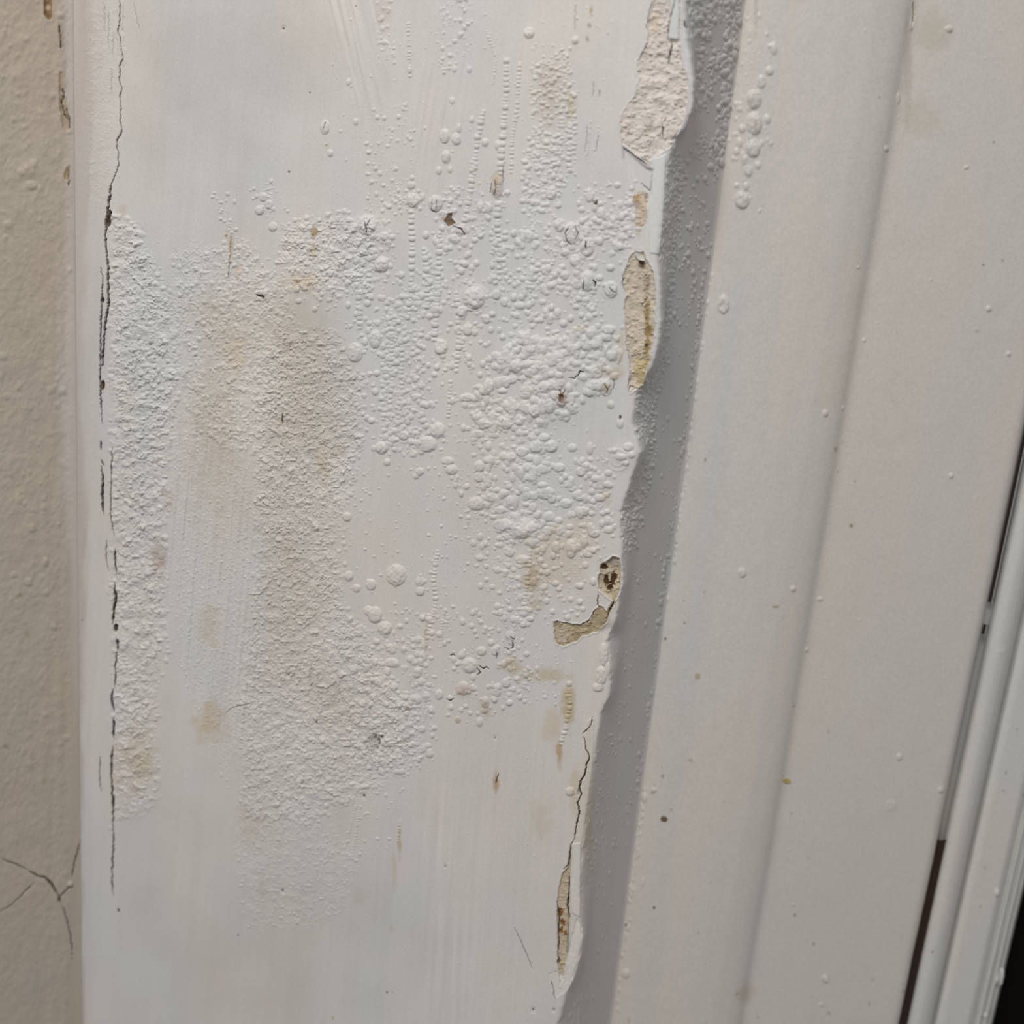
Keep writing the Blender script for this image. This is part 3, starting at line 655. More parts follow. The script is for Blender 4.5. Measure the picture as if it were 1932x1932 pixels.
# brushed coats: long strokes of thicker and thinner paint
A.K *= (1 + 0.022*fbm(PX + 0.08*PY, PY, 9, 420, 240, 2) + 0.03*fbm(PX, PY, 70, 240, 243, 2))[..., None]
w, k = region([(590, -60), (700, -60), (760, 130), (700, 260), (640, 170)], 25)
A.K[w] *= (1 + k*0.09*vn((PX[w] - 0.24*PY[w])/5.5, PY[w]/200, 245))[..., None]
w, k = region([(800, 1500), (900, 1500), (890, 1990), (800, 1990)], 30)
A.K[w] *= (1 + k*0.06*vn((PX[w] + 0.05*PY[w])/5.5, PY[w]/200, 246))[..., None]
# reveal colour taken down a little, painting in more shade on that side
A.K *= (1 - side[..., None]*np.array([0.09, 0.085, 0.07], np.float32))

# ---- cracks
cr1 = [(227, -70), (226, 40), (223, 62), (229, 85), (231, 112), (225, 125), (226, 150), (230, 168), (225, 185), (229, 205), (227, 225), (230, 248), (220, 265), (223, 290), (223, 318), (214, 338), (209, 352)]
A.crack(cr1, 0.85, 7, 1.0, 11, (0.20, 0.18, 0.165), 0.55, False, 1.2)
A.crack([(209, 352), (206, 380), (203, 402), (200, 430), (199, 455), (203, 485), (206, 510), (205, 545), (204, 575), (200, 605), (196, 640), (193, 690)], 2.0, 9, 1.0, 12, (0.20, 0.17, 0.15), 0.8, False, 0.6)
A.crack([(208, 396), (205, 412), (204, 430)], 4.2, 12, 1.0, 13, (0.13, 0.09, 0.06), 0.9)
A.crack([(191, 505), (195, 530), (193, 560), (191, 590), (190, 640), (189, 700), (190, 750), (193, 800)], 1.2, 8, 0.8, 14, (0.14, 0.12, 0.11), 0.8)
A.crack([(194, 560), (194, 572)], 2.2, 10, 0.6, 114, DIRT, 0.8)
A.crack([(194, 718), (194, 736)], 3.2, 8, 0.5, 15, (0.15, 0.10, 0.05), 0.95)
A.crack([(190, 832), (191, 850)], 1.2, 8, 0.5, 16, DIRT, 0.8); A.crack([(191, 868), (197, 880)], 1.2, 8, 0.5, 17, DIRT, 0.8)
A.crack([(191, 880), (194, 905), (193, 930), (193, 955), (197, 974)], 2.0, 9, 0.7, 18, (0.10, 0.09, 0.085), 0.85)
A.crack([(213, 845), (210, 880), (209, 920), (209, 960), (211, 990), (215, 1012)], 1.2, 7, 0.8, 19, (0.15, 0.13, 0.12), 0.8)
A.crack([(200, 1020), (200, 1055), (205, 1080)], 0.8, 5, 0.8, 119, (0.2, 0.18, 0.16), 0.6)
A.crack([(217, 1036), (216, 1060), (222, 1083)], 1.8, 9, 0.7, 20, (0.10, 0.09, 0.08), 0.85)
A.crack([(217, 1102), (219, 1125), (215, 1150), (211, 1178)], 2.3, 10, 0.7, 21, (0.10, 0.09, 0.08), 0.85); A.crack([(219, 1178), (218, 1192)], 3.6, 9, 0.6, 22, (0.13, 0.11, 0.10), 0.85)
A.crack([(221, 1205), (222, 1228)], 2.4, 9, 0.5, 23, (0.12, 0.11, 0.10), 0.85); A.crack([(219, 1230), (217, 1265), (216, 1300)], 1.4, 8, 0.7, 24, (0.12, 0.11, 0.10), 0.8)
A.crack([(213, 1300), (210, 1320), (216, 1345)], 2.0, 8, 0.7, 25, (0.15, 0.13, 0.12), 0.8); A.crack([(214, 1356), (214, 1392)], 2.6, 9, 0.6, 26, (0.12, 0.09, 0.09), 0.85)
A.crack([(212, 1408), (210, 1430), (210, 1460), (213, 1500), (214, 1535), (213, 1560)], 2.2, 9, 0.8, 27, (0.14, 0.10, 0.08), 0.85)
A.crack([(214, 1560), (214, 1600), (211, 1640), (213, 1690)], 1.4, 7, 1.0, 28, (0.14, 0.12, 0.11), 0.8); A.crack([(223, 1714), (224, 1722)], 1.7, 7, 0.4, 29, DIRT, 0.8)
A.crack([(189, 1428), (188, 1470), (191, 1494)], 0.8, 6, 0.6, 30, (0.2, 0.18, 0.16), 0.7)
for (x0, y0, x1, y1, s_) in [(204, 20, 204, 95, 31), (195, 5, 197, 60, 32), (213, 60, 212, 110, 33), (211, 130, 209, 180, 34), (252, 6, 262, 60, 35)]:
    A.crack([(x0, y0), (x1, y1)], 0.7, 1.8, 1.0, s_, (0.42, 0.40, 0.39), 0.3)
dk = (0.10, 0.075, 0.06)
for (pts, wd, dp, s_) in [
        ([(1274, 0), (1269, 20), (1263, 40), (1259, 75)], 0.9, 5, 40), ([(1268, 80), (1267, 94), (1263, 104), (1261, 122)], 1.3, 7, 41), ([(1256, 222), (1250, 236), (1250, 258)], 1.1, 5, 42),
        ([(1232, 0), (1223, 30), (1220, 62)], 0.8, 4, 43), ([(1221, 82), (1203, 118)], 0.8, 4, 44), ([(1290, 40), (1294, 50), (1299, 66)], 1.6, 7, 45),
        ([(614, 230), (611, 246)], 0.8, 4, 46), ([(816, 375), (816, 398), (824, 400)], 0.8, 4, 47), ([(826, 378), (825, 396)], 0.6, 4, 48), ([(855, 427), (872, 432), (876, 444)], 1.0, 4, 49),
        ([(934, 340), (936, 356), (932, 372)], 0.8, 5, 50), ([(928, 345), (925, 365)], 0.6, 4, 51), ([(950, 315), (948, 345)], 0.6, 3, 52), ([(690, 418), (694, 430), (694, 442)], 1.0, 4, 53), ([(700, 415), (694, 428)], 0.8, 3, 54),
        ([(1074, 428), (1067, 440), (1070, 455), (1078, 462)], 0.9, 5, 55), ([(1085, 426), (1092, 440), (1086, 452)], 0.7, 4, 56), ([(1107, 455), (1106, 470)], 1.3, 6, 57), ([(1102, 530), (1100, 550)], 1.0, 5, 58), ([(1119, 528), (1124, 534), (1122, 542)], 1.3, 6, 59),
        ([(1150, 540), (1155, 550), (1163, 552)], 0.8, 4, 60), ([(1090, 712), (1094, 700), (1103, 702)], 1.1, 5, 61), ([(1074, 712), (1084, 714), (1090, 708)], 0.8, 4, 62), ([(1140, 722), (1146, 734), (1145, 745)], 0.8, 4, 63), ([(1146, 736), (1152, 728)], 0.7, 4, 64), ([(1158, 715), (1160, 725), (1156, 735)], 0.8, 4, 65),
        ([(1169, 792), (1170, 785), (1172, 792)], 1.1, 5, 66), ([(1056, 735), (1062, 746), (1068, 733)], 0.9, 4, 67), ([(900, 1260), (906, 1268), (900, 1274)], 1.0, 4, 68), ([(936, 1245), (938, 1230)], 0.8, 4, 69), ([(903, 1255), (912, 1262), (918, 1258), (924, 1262)], 1.1, 5, 70),
        ([(850, 1237), (854, 1234), (858, 1238)], 1.2, 5, 71), ([(845, 1318), (850, 1322), (856, 1318)], 1.2, 5, 72), ([(967, 1212), (968, 1222), (962, 1224)], 1.2, 5, 73), ([(952, 1222), (960, 1226)], 1.0, 5, 74), ([(964, 1200), (970, 1206)], 1, 4, 75), ([(533, 780), (533, 800)], 1.2, 5, 76),
        ([(1128, 1122), (1127, 1140), (1131, 1146)], 1.0, 6, 77), ([(1159, 1132), (1150, 1150), (1144, 1168)], 1.4, 5, 78), ([(1045, 1172), (1075, 1177), (1094, 1180)], 0.8, 4, 79), ([(1096, 1178), (1112, 1170), (1122, 1152)], 0.9, 4, 80),
        ([(1118, 1354), (1114, 1370), (1106, 1378), (1098, 1385)], 1.0, 4, 81), ([(1102, 1390), (1104, 1410), (1110, 1420), (1112, 1430), (1106, 1445), (1104, 1462), (1098, 1470), (1094, 1484), (1096, 1500), (1090, 1514), (1094, 1530), (1088, 1555), (1084, 1580), (1078, 1592)], 1.3, 7, 82),
        ([(1102, 1462), (1094, 1474), (1090, 1500)], 0.8, 5, 83), ([(1077, 1592), (1075, 1615), (1072, 1632), (1062, 1640)], 1.2, 6, 84), ([(1074, 1655), (1073, 1690), (1070, 1710), (1074, 1735)], 1.6, 6, 85), ([(1051, 1700), (1054, 1740), (1053, 1790), (1052, 1812)], 1.0, 5, 86),
        ([(1208, 345), (1226, 360), (1230, 330)], 0.7, 3, 87), ([(1180, 560), (1182, 600), (1180, 680)], 0.8, 4, 88), ([(1186, 740), (1188, 728), (1208, 734)], 0.8, 5, 89), ([(1175, 520), (1174, 536), (1180, 552)], 0.9, 4, 90), ([(1239, 558), (1241, 590)], 1.2, 6, 91),
        ([(1085, 10), (1084, 60)], 0.7, 3, 92), ([(1120, 155), (1118, 185)], 0.7, 3, 93), ([(1130, 170), (1131, 185)], 0.9, 4, 94), ([(1108, 240), (1106, 270), (1103, 290)], 0.7, 3, 95), ([(1129, 255), (1125, 288)], 0.7, 3, 96), ([(945, 800), (950, 790)], .7, 3, 97),
        ([(435, 445), (434, 480), (430, 530)], 0.7, 3, 98), ([(484, 556), (500, 560)], 2.2, 5, 99), ([(480, 545), (500, 546)], 0.7, 3, 191), ([(1203, 560), (1196, 590), (1204, 575)], 0.7, 3, 192), ([(1208, 580), (1215, 570), (1222, 560)], 0.8, 3, 193),
        ([(970, 1750), (985, 1780), (1005, 1830)], 0.7, 2.5, 194), ([(1040, 1850), (1048, 1885)], 0.8, 4, 195), ([(480, 1325), (440, 1335), (425, 1345)], 0.7, 2.5, 196), ([(1175, 280), (1190, 288), (1222, 312)], 1.0, 5, 197), ([(940, 1460), (935, 1480)], 1.0, 2, 198)]:
    A.crack(pts, wd*0.8, dp, 0.8, s_, dk, (0.75 if wd > 0.95 else 0.35) if not (92 <= s_ <= 96) else 0.12)
# dark pits and specks
for (x, y, r) in [(10, 0, 0), (545, 325, 3), (535, 54, 2.4), (584, 175, 2.4), (672, 12, 1.6), (715, 1396, 4), (709, 1390, 3.5), (721, 1390, 3), (716, 1402, 3), (597, 1363, 3.2), (1006, 1905, 3), (1045, 1905, 2), (730, 1873, 2.4), (934, 1392, 2.2), (1110, 372, 0), (1120, 381, 3),
                  (712, 1411, 2.5), (544, 1273, 2), (498, 562, 3), (491, 557, 2), (687, 1501, 3.2), (533, 1680, 2.6), (449, 1765, 2), (740, 1873, 1.5), (840, 1635, 1.5), (1254, 1204, 0), (155, 1170, 1.6), (1090, 1108, 0)]:
    if r:
        T(x, y, r, r*1.1, (0.13, 0.12, 0.11), 0.85, 0.5, 0.5, seed=5); A.dome(x, y, r, r, -2.0, layer=A.H)

# labels: reveal face and the strip left of the crack
crx = np.interp(PY, [p[1] for p in cr1] + [402, 455, 600, 700, 955, 1000, 1060, 1150, 1300, 1500, 1700, 2000], [p[0] for p in cr1] + [203, 199, 197, 191, 195, 205, 216, 214, 213, 213, 214, 216])
A.L[(PX < crx) & (A.L == 0)] = 1
A.L[(side > 0.5) & (A.L == 0)] = 8
A.H *= sst(147, 168, A.PX)
A.finish(None)
wall = A.build('wall_back', 0, M_paint)
tag(wall, 'white painted wall face covered in paint blisters between the crack and the corner', 'wall', kind='structure')
strip = A.build('trim_1', 1, M_paint)
tag(strip, 'smooth off-white filler strip between the cream wall and the long vertical crack', 'trim', kind='structure')
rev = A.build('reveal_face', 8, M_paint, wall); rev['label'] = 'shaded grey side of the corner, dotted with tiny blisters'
for lab, nm, lb in ((2, 'bare_plaster_patch', 'large pinkish rough bare plaster patch'), (3, 'bare_plaster_patch', 'long tan bare patch with brown spots'), (4, 'rotten_hole', 'small deep hole showing dark brown rot'),
                    (5, 'bare_plaster_patch', 'hook-shaped tan bare patch below the hole'), (6, 'bare_plaster_patch', 'narrow bare patch with rust-brown spots'), (7, 'paint_flake', 'thick white paint slab left on the edge')):
    o = A.build(nm, lab, M_plaster if lab != 7 else M_paint, wall)
    if o: o['label'] = lb
for i in range(min(NB, len(BIG))):
    A.build('paint_blister', 100 + i, M_paint, wall)
del A.V, A.Q

# ================================================================== cream wall on the left
Wl = Sheet([(-700, .262), (-330, .2925), (60, .3108), (120, .3137), (150, .31515), (153, .3158), (160, .3175)], 0.00032, 0.00032, smooth=0.00030, base=(0.480, 0.425, 0.360))
PX, PY = Wl.PX, Wl.PY
Wl.H += 2.6*fbm(PX, PY, 120, 200, 401, 3) + 1.5*fbm(PX, PY, 26, 40, 404, 3) + 0.9*np.abs(fbm(PX + 0.3*PY, PY, 9, 16, 408, 2))
Wl.H += 0.5*fbm(PX, PY, 7, 9, 412, 2)
Wl.H += 1.2*vn(PX/14, PY/160, 415)*sst(30, 120, PX)
Wl.scatter([(0, 0), (130, 0), (140, 1500), (0, 1500)], 150, 3, 9, 0.22, 420, sy=1.1, p=1.0)
Wl.lump(55, 320, 14, 16, 4); Wl.lump(40, 150, 20, 30, 2)
Wl.dome(60, 350, 12, 10, 3, p=0.9); Wl.dome(86, 1060, 7, 10, 3, p=0.9)
pink = lambda PX, PY: (sst(-14, 16, PX - np.interp(PY, [0, 260, 480, 700, 966, 1250, 1400, 1932], [118, 130, 118, 112, 122, 140, 154, 158]) + 5*fbm(PX, PY, 14, 90, 232, 2)))[..., None]
k = pink(PX, PY)
Wl.K = Wl.K*(1 - k) + np.array([0.555, 0.505, 0.48], np.float32)*k
for (x, y, r) in [(40, 622, 6), (52, 1197, 8), (38, 1120, 5), (12, 1408, 6), (84, 1475, 5), (12, 68, 5), (10, 300, 4), (50, 1345, 4), (12, 1430, 4), (126, 1895, 4)]:
    Wl.tint(x, y, r, r*1.3, (0.33, 0.27, 0.17), 0.55, 0.9, 0.6)
def wpeel(poly, d, lab, col):
    w = Wl.area_win(poly, 10); x, y = Wl.PX[w], Wl.PY[w]
    sd = poly_sd(x, y, poly) + 1.0*fbm(x, y, 7, 9, 431, 2)
    k = sst(-1, 2.5, sd); Wl.H[w] += -d*k + 0.8*k*fbm(x, y, 4, 5, 432, 3) + 0.9*np.exp(-((sd + 1.5)/1.6)**2)
    k = sst(-0.5, 1, sd)[..., None]; Wl.K[w] = Wl.K[w]*(1 - k) + np.array(col, np.float32)*k
    Lw = Wl.L[w]; Lw[sd > 0] = lab
wpeel([(84, -60), (98, -60), (99, 30), (96, 38), (90, 38), (83, 28)], 5, 1, (0.30, 0.19, 0.10))
wpeel([(111, 40), (115, 60), (116, 92), (112, 80)], 2.5, 2, (0.42, 0.33, 0.22))
wpeel([(113, 132), (118, 138), (121, 180), (128, 205), (133, 230), (132, 246), (124, 250), (118, 240), (113, 205), (111, 170)], 2.5, 3, (0.44, 0.36, 0.27))
wpeel([(128, 312), (131, 315), (130, 342), (121, 338), (121, 325)], 2.5, 4, (0.42, 0.32, 0.19))
Wl.tint(91, 14, 6, 7, (0.52, 0.44, 0.32), 0.9, 0.5, 0.5); Wl.tint(92, 30, 7, 6, (0.12, 0.06, 0.03), 0.6, 0.6, 0.5)
dkc = (0.10, 0.08, 0.06)
for pts, wd, dp, s_ in [([(55, 1643), (70, 1653), (84, 1655), (97, 1668), (105, 1681), (112, 1694)], 1.8, 8, 1), ([(113, 1692), (112, 1702)], 3.0, 8, 2), ([(113, 1692), (125, 1680), (133, 1669)], 1.0, 4, 3), ([(0, 1617), (12, 1625), (30, 1630), (55, 1643)], 0.7, 2.5, 4),
                        ([(114, 1702), (122, 1718), (128, 1740), (132, 1760), (136, 1785), (136, 1810)], 0.8, 3, 5), ([(0, 1720), (20, 1708), (38, 1692), (66, 1664)], 0.7, 2.5, 6), ([(136, 1655), (142, 1620), (152, 1585)], 1.2, 2, 7),
                        ([(119, 160), (120, 185), (116, 192), (122, 215), (130, 228)], 1.0, 4, 8), ([(125, 205), (131, 225), (133, 248)], 0.9, 3, 9), ([(112, 50), (115, 75), (115, 92)], 0.9, 3, 10), ([(131, 312), (130, 345), (131, 355)], 0.9, 3, 11)]:
    Wl.crack(pts, wd, dp, 0.7, 700 + s_, dkc, 0.65, True, 0.8 if s_ == 1 else 0)
Wl.dome(133, 1668, 5, 6, 5, p=0.6)
Wl.H *= 1 - sst(118, 147, Wl.PX)
Wl.finish(None)
wl = Wl.build('wall_left', 0, M_cream); tag(wl, 'cream orange-peel textured wall at the side, with slits and a forked crack', 'wall', kind='structure')
for lab, lb in ((1, 'dark brown slot through the cream paint'), (2, 'thin tan slit'), (3, 'long cracked tan slit'), (4, 'short tan slit')):
    o = Wl.build('paint_chip', lab, M_cream, wl)
    if o: o['label'] = lb

# ================================================================== window: moulded frame, flat board, bead, strip, glass
win = bpy.data.objects.new('window_1', None); COL.objects.link(win); win.location = (0.09, 0.32, ZC - 0.25)
win.rotation_euler = (0, 0, 0)
tag(win, 'white painted window frame with rounded moulding, flat board and ribbed glazing edge', 'window', kind='structure')
def wchild(o):
    o.parent = win; o.matrix_parent_inverse = Matrix.Translation((-0.09, -0.32, -(ZC - 0.25))); return o
FB = (0.665, 0.637, 0.606)
rows_i = [-70, 0, 60, 115, 200, 330, 483, 2000]; wobi = [26, 26, 26, 4, 0, -4, 0, 0]
B1 = Sheet([(1268, .3100), (1276, .3066), (1281, .3049), (1300, .3043), (1345, .3036), (1400, .3036), (1450, .3040), (1500, .3051), (1535, .3068), (1553, .3083), (1561, .3099), (1566, .3103), (1572, .3105),
            (1620, .3115), (1700, .3134), (1800, .3160), (1890, .3186), (1896, .3200), (1899, .3300), (1901, .3340)], 0.00028, 0.00030, smooth=0.00055, base=FB)
PX, PY = B1.PX, B1.PY
B1.H += 1.6*fbm(PX, PY, 160, 300, 501, 2) + 0.5*fbm(PX, PY, 40, 60, 505, 2) + 0.10*fbm(PX, PY, 6, 6, 508, 2)
k = sst(1560, 1300, PX - 0.17*(966 - PY))
B1.H += k*0.35*fbm(PX, PY, 14, 20, 510, 3)
def IN(y, o=0): return 215 + (1275 - 215)*(9000 - y)/8034 + o
for (x, y, rx, ry) in [(1423, 188, 14, 19), (1423, 234, 15, 22), (1421, 280, 14, 18), (1437, 155, 8, 13), (1452, 134, 8, 9), (1460, 92, 7, 13), (1412, 322, 8, 12), (1400, 378, 14, 17), (1408, 352, 6, 9), (1395, 270, 6, 10), (1448, 225, 7, 10), (1400, 243, 7, 8), (1390, 286, 6, 8),
                       (1405, 300, 7, 8), (1430, 312, 6, 8), (1365, 560, 4, 7), (1557, 780, 6, 7), (1496, 1111, 6, 6), (1547, 1130, 6, 5), (1522, 1226, 4, 5), (1400, 1080, 8, 10), (1697, 1428, 6, 8), (1865, 583, 6, 6), (1903, 668, 5, 5), (1795, 898, 5, 6), (1823, 316, 5, 4),
                       (1790, 55, 8, 7), (1718, 50, 4, 10), (1694, 186, 4, 12), (1671, 281, 5, 6), (1630, 642, 4, 4), (1180, 1837, 8, 9), (1213, 1664, 4, 10), (1216, 1505, 6, 10), (1234, 1490, 6, 4), (1557, 1846, 6, 7), (1775, 1490, 6, 7), (1681, 1520, 12, 12), (1550, 1896, 5, 4), (1619, 505, 4, 3), (1590, 770, 3, 5)]:
    B1.dome(x, y, rx, ry, 0.42*min(rx, ry) if rx < 12 or rx > 13 else 1.2, p=0.7)
B1.dome(1365, 575, 11, 18, 4.5, p=0.5); B1.dome(1364, 577, 6, 12, -3.0, layer=B1.H)
B1.scatter([(1385, -50), (1450, -50), (1470, 160), (1440, 400), (1395, 400), (1360, 200)], 90, 2.0, 5.5, 0.4, 520, sy=1.3, clump=0.55)
for y0, y1, n, o in [(480, 760, 26, 3), (760, 1130, 46, 4), (1300, 1380, 6, 2), (1480, 1800, 46, 8), (1800, 1932, 8, 10)]:
    rg = np.random.RandomState(y0)
    for q in range(n):
        y = rg.uniform(y0, y1); r = rg.uniform(1.2, 3.8)
        B1.dome(IN(y, o + rg.uniform(-3, 7)), y, r, r*1.7, 0.5*r)
B1.scatter([(1600, 0), (1900, 0), (1900, 900), (1700, 1932), (1420, 1932), (1540, 900)], 26, 1.6, 3.2, 0.4, 521)
B1.crack([(1722, 5), (1724, 30), (1720, 50)], 1.2, 4, 0.7, 801, (0.35, 0.30, 0.24), 0.5)
# bluish lit band painted along the moulding, then staining and specks
kk = (0.35*(1 - sst(0, 40, np.abs(PX - IN(PY, 60)))))[..., None]
B1.K = B1.K*(1 - kk) + np.array([0.585, 0.60, 0.60], np.float32)*kk
for (x, y, rx, ry, c, a) in [(1760, 60, 50, 60, (0.55, 0.50, 0.41), 0.5), (1735, 225, 60, 50, (0.57, 0.52, 0.44), 0.4), (1712, 130, 14, 150, (0.48, 0.43, 0.38), 0.45), (1408, 1873, 26, 26, (0.50, 0.43, 0.35), 0.5), (1391, 1875, 3, 3, dkc, 0.7),
                             (1252, 1545, 8, 7, (0.16, 0.11, 0.07), 0.9), (1266, 1528, 4, 5, TAN, 0.6), (1234, 1713, 4, 4, dkc, 0.9), (1181, 1745, 4, 5, dkc, 0.8), (1255, 1205, 4, 4, dkc, 0.9), (1290, 1133, 3, 3, dkc, 0.7), (1292, 1175, 3, 3, dkc, 0.7), (1276, 1025, 3, 3, dkc, 0.7),
                             (1317, 1276, 8, 9, (0.44, 0.37, 0.22), 0.8), (1302, 1434, 6, 6, (0.48, 0.43, 0.28), 0.7), (1328, 1117, 4, 4, (0.42, 0.35, 0.25), 0.6), (1331, 868, 4, 5, (0.25, 0.24, 0.22), 0.6), (1606, 992, 6, 5, (0.28, 0.23, 0.14), 0.8), (1464, 1145, 10, 4, (0.33, 0.28, 0.16), 0.7),
                             (1576, 848, 6, 7, (0.36, 0.30, 0.18), 0.7), (1483, 1472, 11, 6, (0.50, 0.40, 0.13), 0.85), (1478, 1464, 3, 4, (0.3, 0.24, 0.1), 0.6), (1250, 1465, 4, 6, (0.25, 0.24, 0.22), 0.6), (1235, 1480, 2.5, 3, dkc, 0.6), (1232, 1496, 8, 3, (0.3, 0.28, 0.26), 0.6), (1875, 268, 5, 4, (0.3, 0.28, 0.26), 0.6), (1855, 500, 4, 3, (0.25, 0.23, 0.21), 0.7),
                             (1892, 492, 4, 4, (0.3, 0.28, 0.26), 0.6), (1843, 625, 7, 4, (0.38, 0.36, 0.33), 0.6), (1659, 184, 3, 3, (0.3, 0.28, 0.26), 0.6), (1580, 890, 3, 3, dkc, 0.4), (1613, 908, 3, 3, dkc, 0.5), (1536, 1782, 4, 4, (0.2, 0.18, 0.16), 0.7), (1500, 1727, 4, 4, (0.25, 0.22, 0.2), 0.6), (1493, 1535, 3, 4, (0.3, 0.28, 0.26), 0.6),
                             (1564, 1912, 4, 4, (0.25, 0.22, 0.2), 0.6), (1705, 1870, 5, 5, (0.25, 0.22, 0.2), 0.6), (1640, 1895, 3, 6, (0.33, 0.3, 0.27), 0.6), (1647, 1848, 6, 5, (0.48, 0.44, 0.34), 0.5), (1812, 1413, 5, 7, (0.10, 0.09, 0.08), 0.9), (1563, 1380, 3, 8, (0.38, 0.35, 0.32), 0.5), (1498, 1333, 4, 4, (0.32, 0.3, 0.28), 0.5),
                             (1318, 1760, 3, 5, (0.4, 0.37, 0.33), 0.6), (1430, 1920, 3, 3, dkc, 0.5), (1400, 1808, 2, 2, dkc, 0.5), (1425, 235, 5, 14, (0.40, 0.30, 0.19), 0.5), (1713, 1428, 0, 0, dkc, 0), (1420, 190, 6, 12, (0.42, 0.40, 0.38), 0.4), (1426, 20, 6, 60, (0.40, 0.36, 0.28), 0.4), (1186, 1925, 3, 9, (0.42, 0.38, 0.25), 0.6)]:
    if a: B1.tint(x, y, rx, ry, c, a, 0.75, 0.7, ns=5 if rx < 15 else 20)
px966 = 215 + (PX - 215)*8034/(9000 - PY)
rg = np.random.RandomState(77)
for q in range(70):
    y = rg.uniform(0, 1932); x = rg.uniform(IN(y, 20), 215 + (1880 - 215)*(9000 - y)/8034)
    if x < 1932: B1.tint(x, y, 1.8, 1.9, (0.33, 0.30, 0.26), rg.uniform(0.2, 0.6), 0.6, 0.5)
B1.L[px966 > 1563] = 1
B1.finish(None)
o = wchild(B1.build('frame_moulding', 0, M_frame)); o['label'] = 'rounded moulding next to the reveal'
o = wchild(B1.build('frame_board', 1, M_frame)); o['label'] = 'flat painted board beyond the moulding'

def small(prof, name, lab, mat, base, rows=(-70, 2000), smooth=0.0004, amp=0.6, seed=600, z=None):
    s = Sheet(prof, 0.0004, 0.0006, rows=rows, smooth=smooth, base=base, ext=True)
    s.H += amp*fbm(s.PX, s.PY, 60, 120, seed, 2) + 0.25*fbm(s.PX, s.PY, 10, 20, seed + 4, 2)
    return s
GB = (0.655, 0.65, 0.635)
s = small([(1906, .3400), (1909, .3330), (1912, .3262), (1920, .3238), (1940, .3230), (1956, .3240), (1964, .3262), (1970, .3300)], 'glazing_bead', 0, M_frame, GB)
for (x, y, r) in [(1890, 1230, 4), (1760, 1796, 0)]:
    if r: s.dome(x, y, r*2, r, 1)
s.tint(1759, 1796, 4, 3, dkc, 0.7); s.tint(1764, 1790, 2, 2, dkc, 0.5)
s.finish(None); o = wchild(s.build('glazing_bead', 0, M_frame)); o['label'] = 'slim rounded bead beside the dark gap'
s = small([(1966, .3330), (1970, .3298), (1978, .3268), (1992, .3262), (2046, .3270), (2054, .3282), (2060, .3305), (2066, .3285), (2071, .3290), (2075, .3312), (2080, .3290), (2086, .3298), (2090, .3325), (2093, .3310), (2096, .3330), (2098, .3560)], 'sash_strip', 0, M_frame, GB, smooth=0.00022, seed=620)
for (x, y, r) in [(1881, 1684, 6), (1888, 1840, 7), (1884, 1850, 8), (1890, 1832, 5), (1858, 1915, 5)]:
    s.dome(x, y, r*0.8, r*1.3, r*0.8, p=0.6)
for (x, y) in [(1898, 1458), (1893, 1492), (1859, 1637), (1850, 1710), (1919, 1377), (1932, 1500)]:
    s.tint(x, y, 3, 3, dkc, 0.6)
s.finish(None); o = wchild(s.build('sash_strip', 0, M_frame)); o['label'] = 'ribbed outer strip against the dark glass'
# gap filling: dark above and below, painted over in between
def gap(name, y0, y1, depth, mat, base, lb, amp, hw=13.0):
    # vertical slice running between two picture rows at the gap
    pts = []
    for px in np.linspace(1903 - hw, 1903 + hw, 9):
        dx, dy, _ = rays(px, 966); d = depth + 0.0010*((px - 1903)/13)**2
        pts.append((dx/dy*d, d))
    zs = []
    for row in (y0, y1):
        x = 215 + (1903 - 215)*(9000 - row)/8034
        dx, dy, dz = rays(x, row); zs.append(dz/dy*depth + ZC)
    n = 160; z = np.linspace(zs[1], zs[0], n)
    rg = np.random.RandomState(int(depth*1e5))
    V = np.zeros((n, 9, 3), np.float32)
    for i in range(n):
        for j, p in enumerate(pts):
            V[i, j] = (p[0], p[1] - amp*PXM*rg.uniform(0, 1), z[i])
    i = np.arange(n-1)[:, None]*9 + np.arange(8)[None, :]
    q = np.stack([i, i+1, i+10, i+9], -1).reshape(-1, 4)
    KC = np.tile(np.array([[*base, 1]], np.float32), (n*9, 1))
    o = mesh_from(name, V.reshape(-1, 3), q, KC, mat); wchild(o); o['label'] = lb
gap('gap_seal', -300, 1136, 0.3262, M_gasket, DIRT, 'dark brown open gap above', 0.6, 3.2)
gap('gap_seal', 1585, 2300, 0.3240, M_gasket, DIRT, 'wide dark brown gap below', 0.9)
gap('gap_seal', 1178, 1196, 0.3262, M_gasket, DIRT, 'short dark spot of open gap', 0.5, 3.0)
gap('paint_filler', 1136, 1178, 0.3290, M_frame, GB, 'paint bridging the gap', 0.4)
gap('paint_filler', 1196, 1585, 0.3300, M_frame, GB, 'grey painted groove between board and bead', 0.4)
# glass
def box_between(name, a, b, thick, z0, z1, mat):
    a = np.array(a); b = np.array(b); d = (b - a)/np.linalg.norm(b - a); nrm = np.array([-d[1], d[0]])
    c = [a, b, b + nrm*thick, a + nrm*thick]
    V = np.array([[*p, z0] for p in c] + [[*p, z1] for p in c], np.float32)
    q = np.array([[0, 1, 5, 4], [1, 2, 6, 5], [2, 3, 7, 6], [3, 0, 4, 7], [4, 5, 6, 7], [3, 2, 1, 0]])
    return mesh_from(name, V, q, None, mat)
p0 = rays(2088, 966); p1 = rays(3300, 966); Yg = 0.352
g = box_between('glass', (p0[0]/p0[1]*Yg, Yg), (p1[0]/p1[1]*(Yg + 0.02), Yg + 0.02), 0.004, ZC - 0.45, ZC + 0.25, M_glass)
wchild(g); g['label'] = 'black window glass'

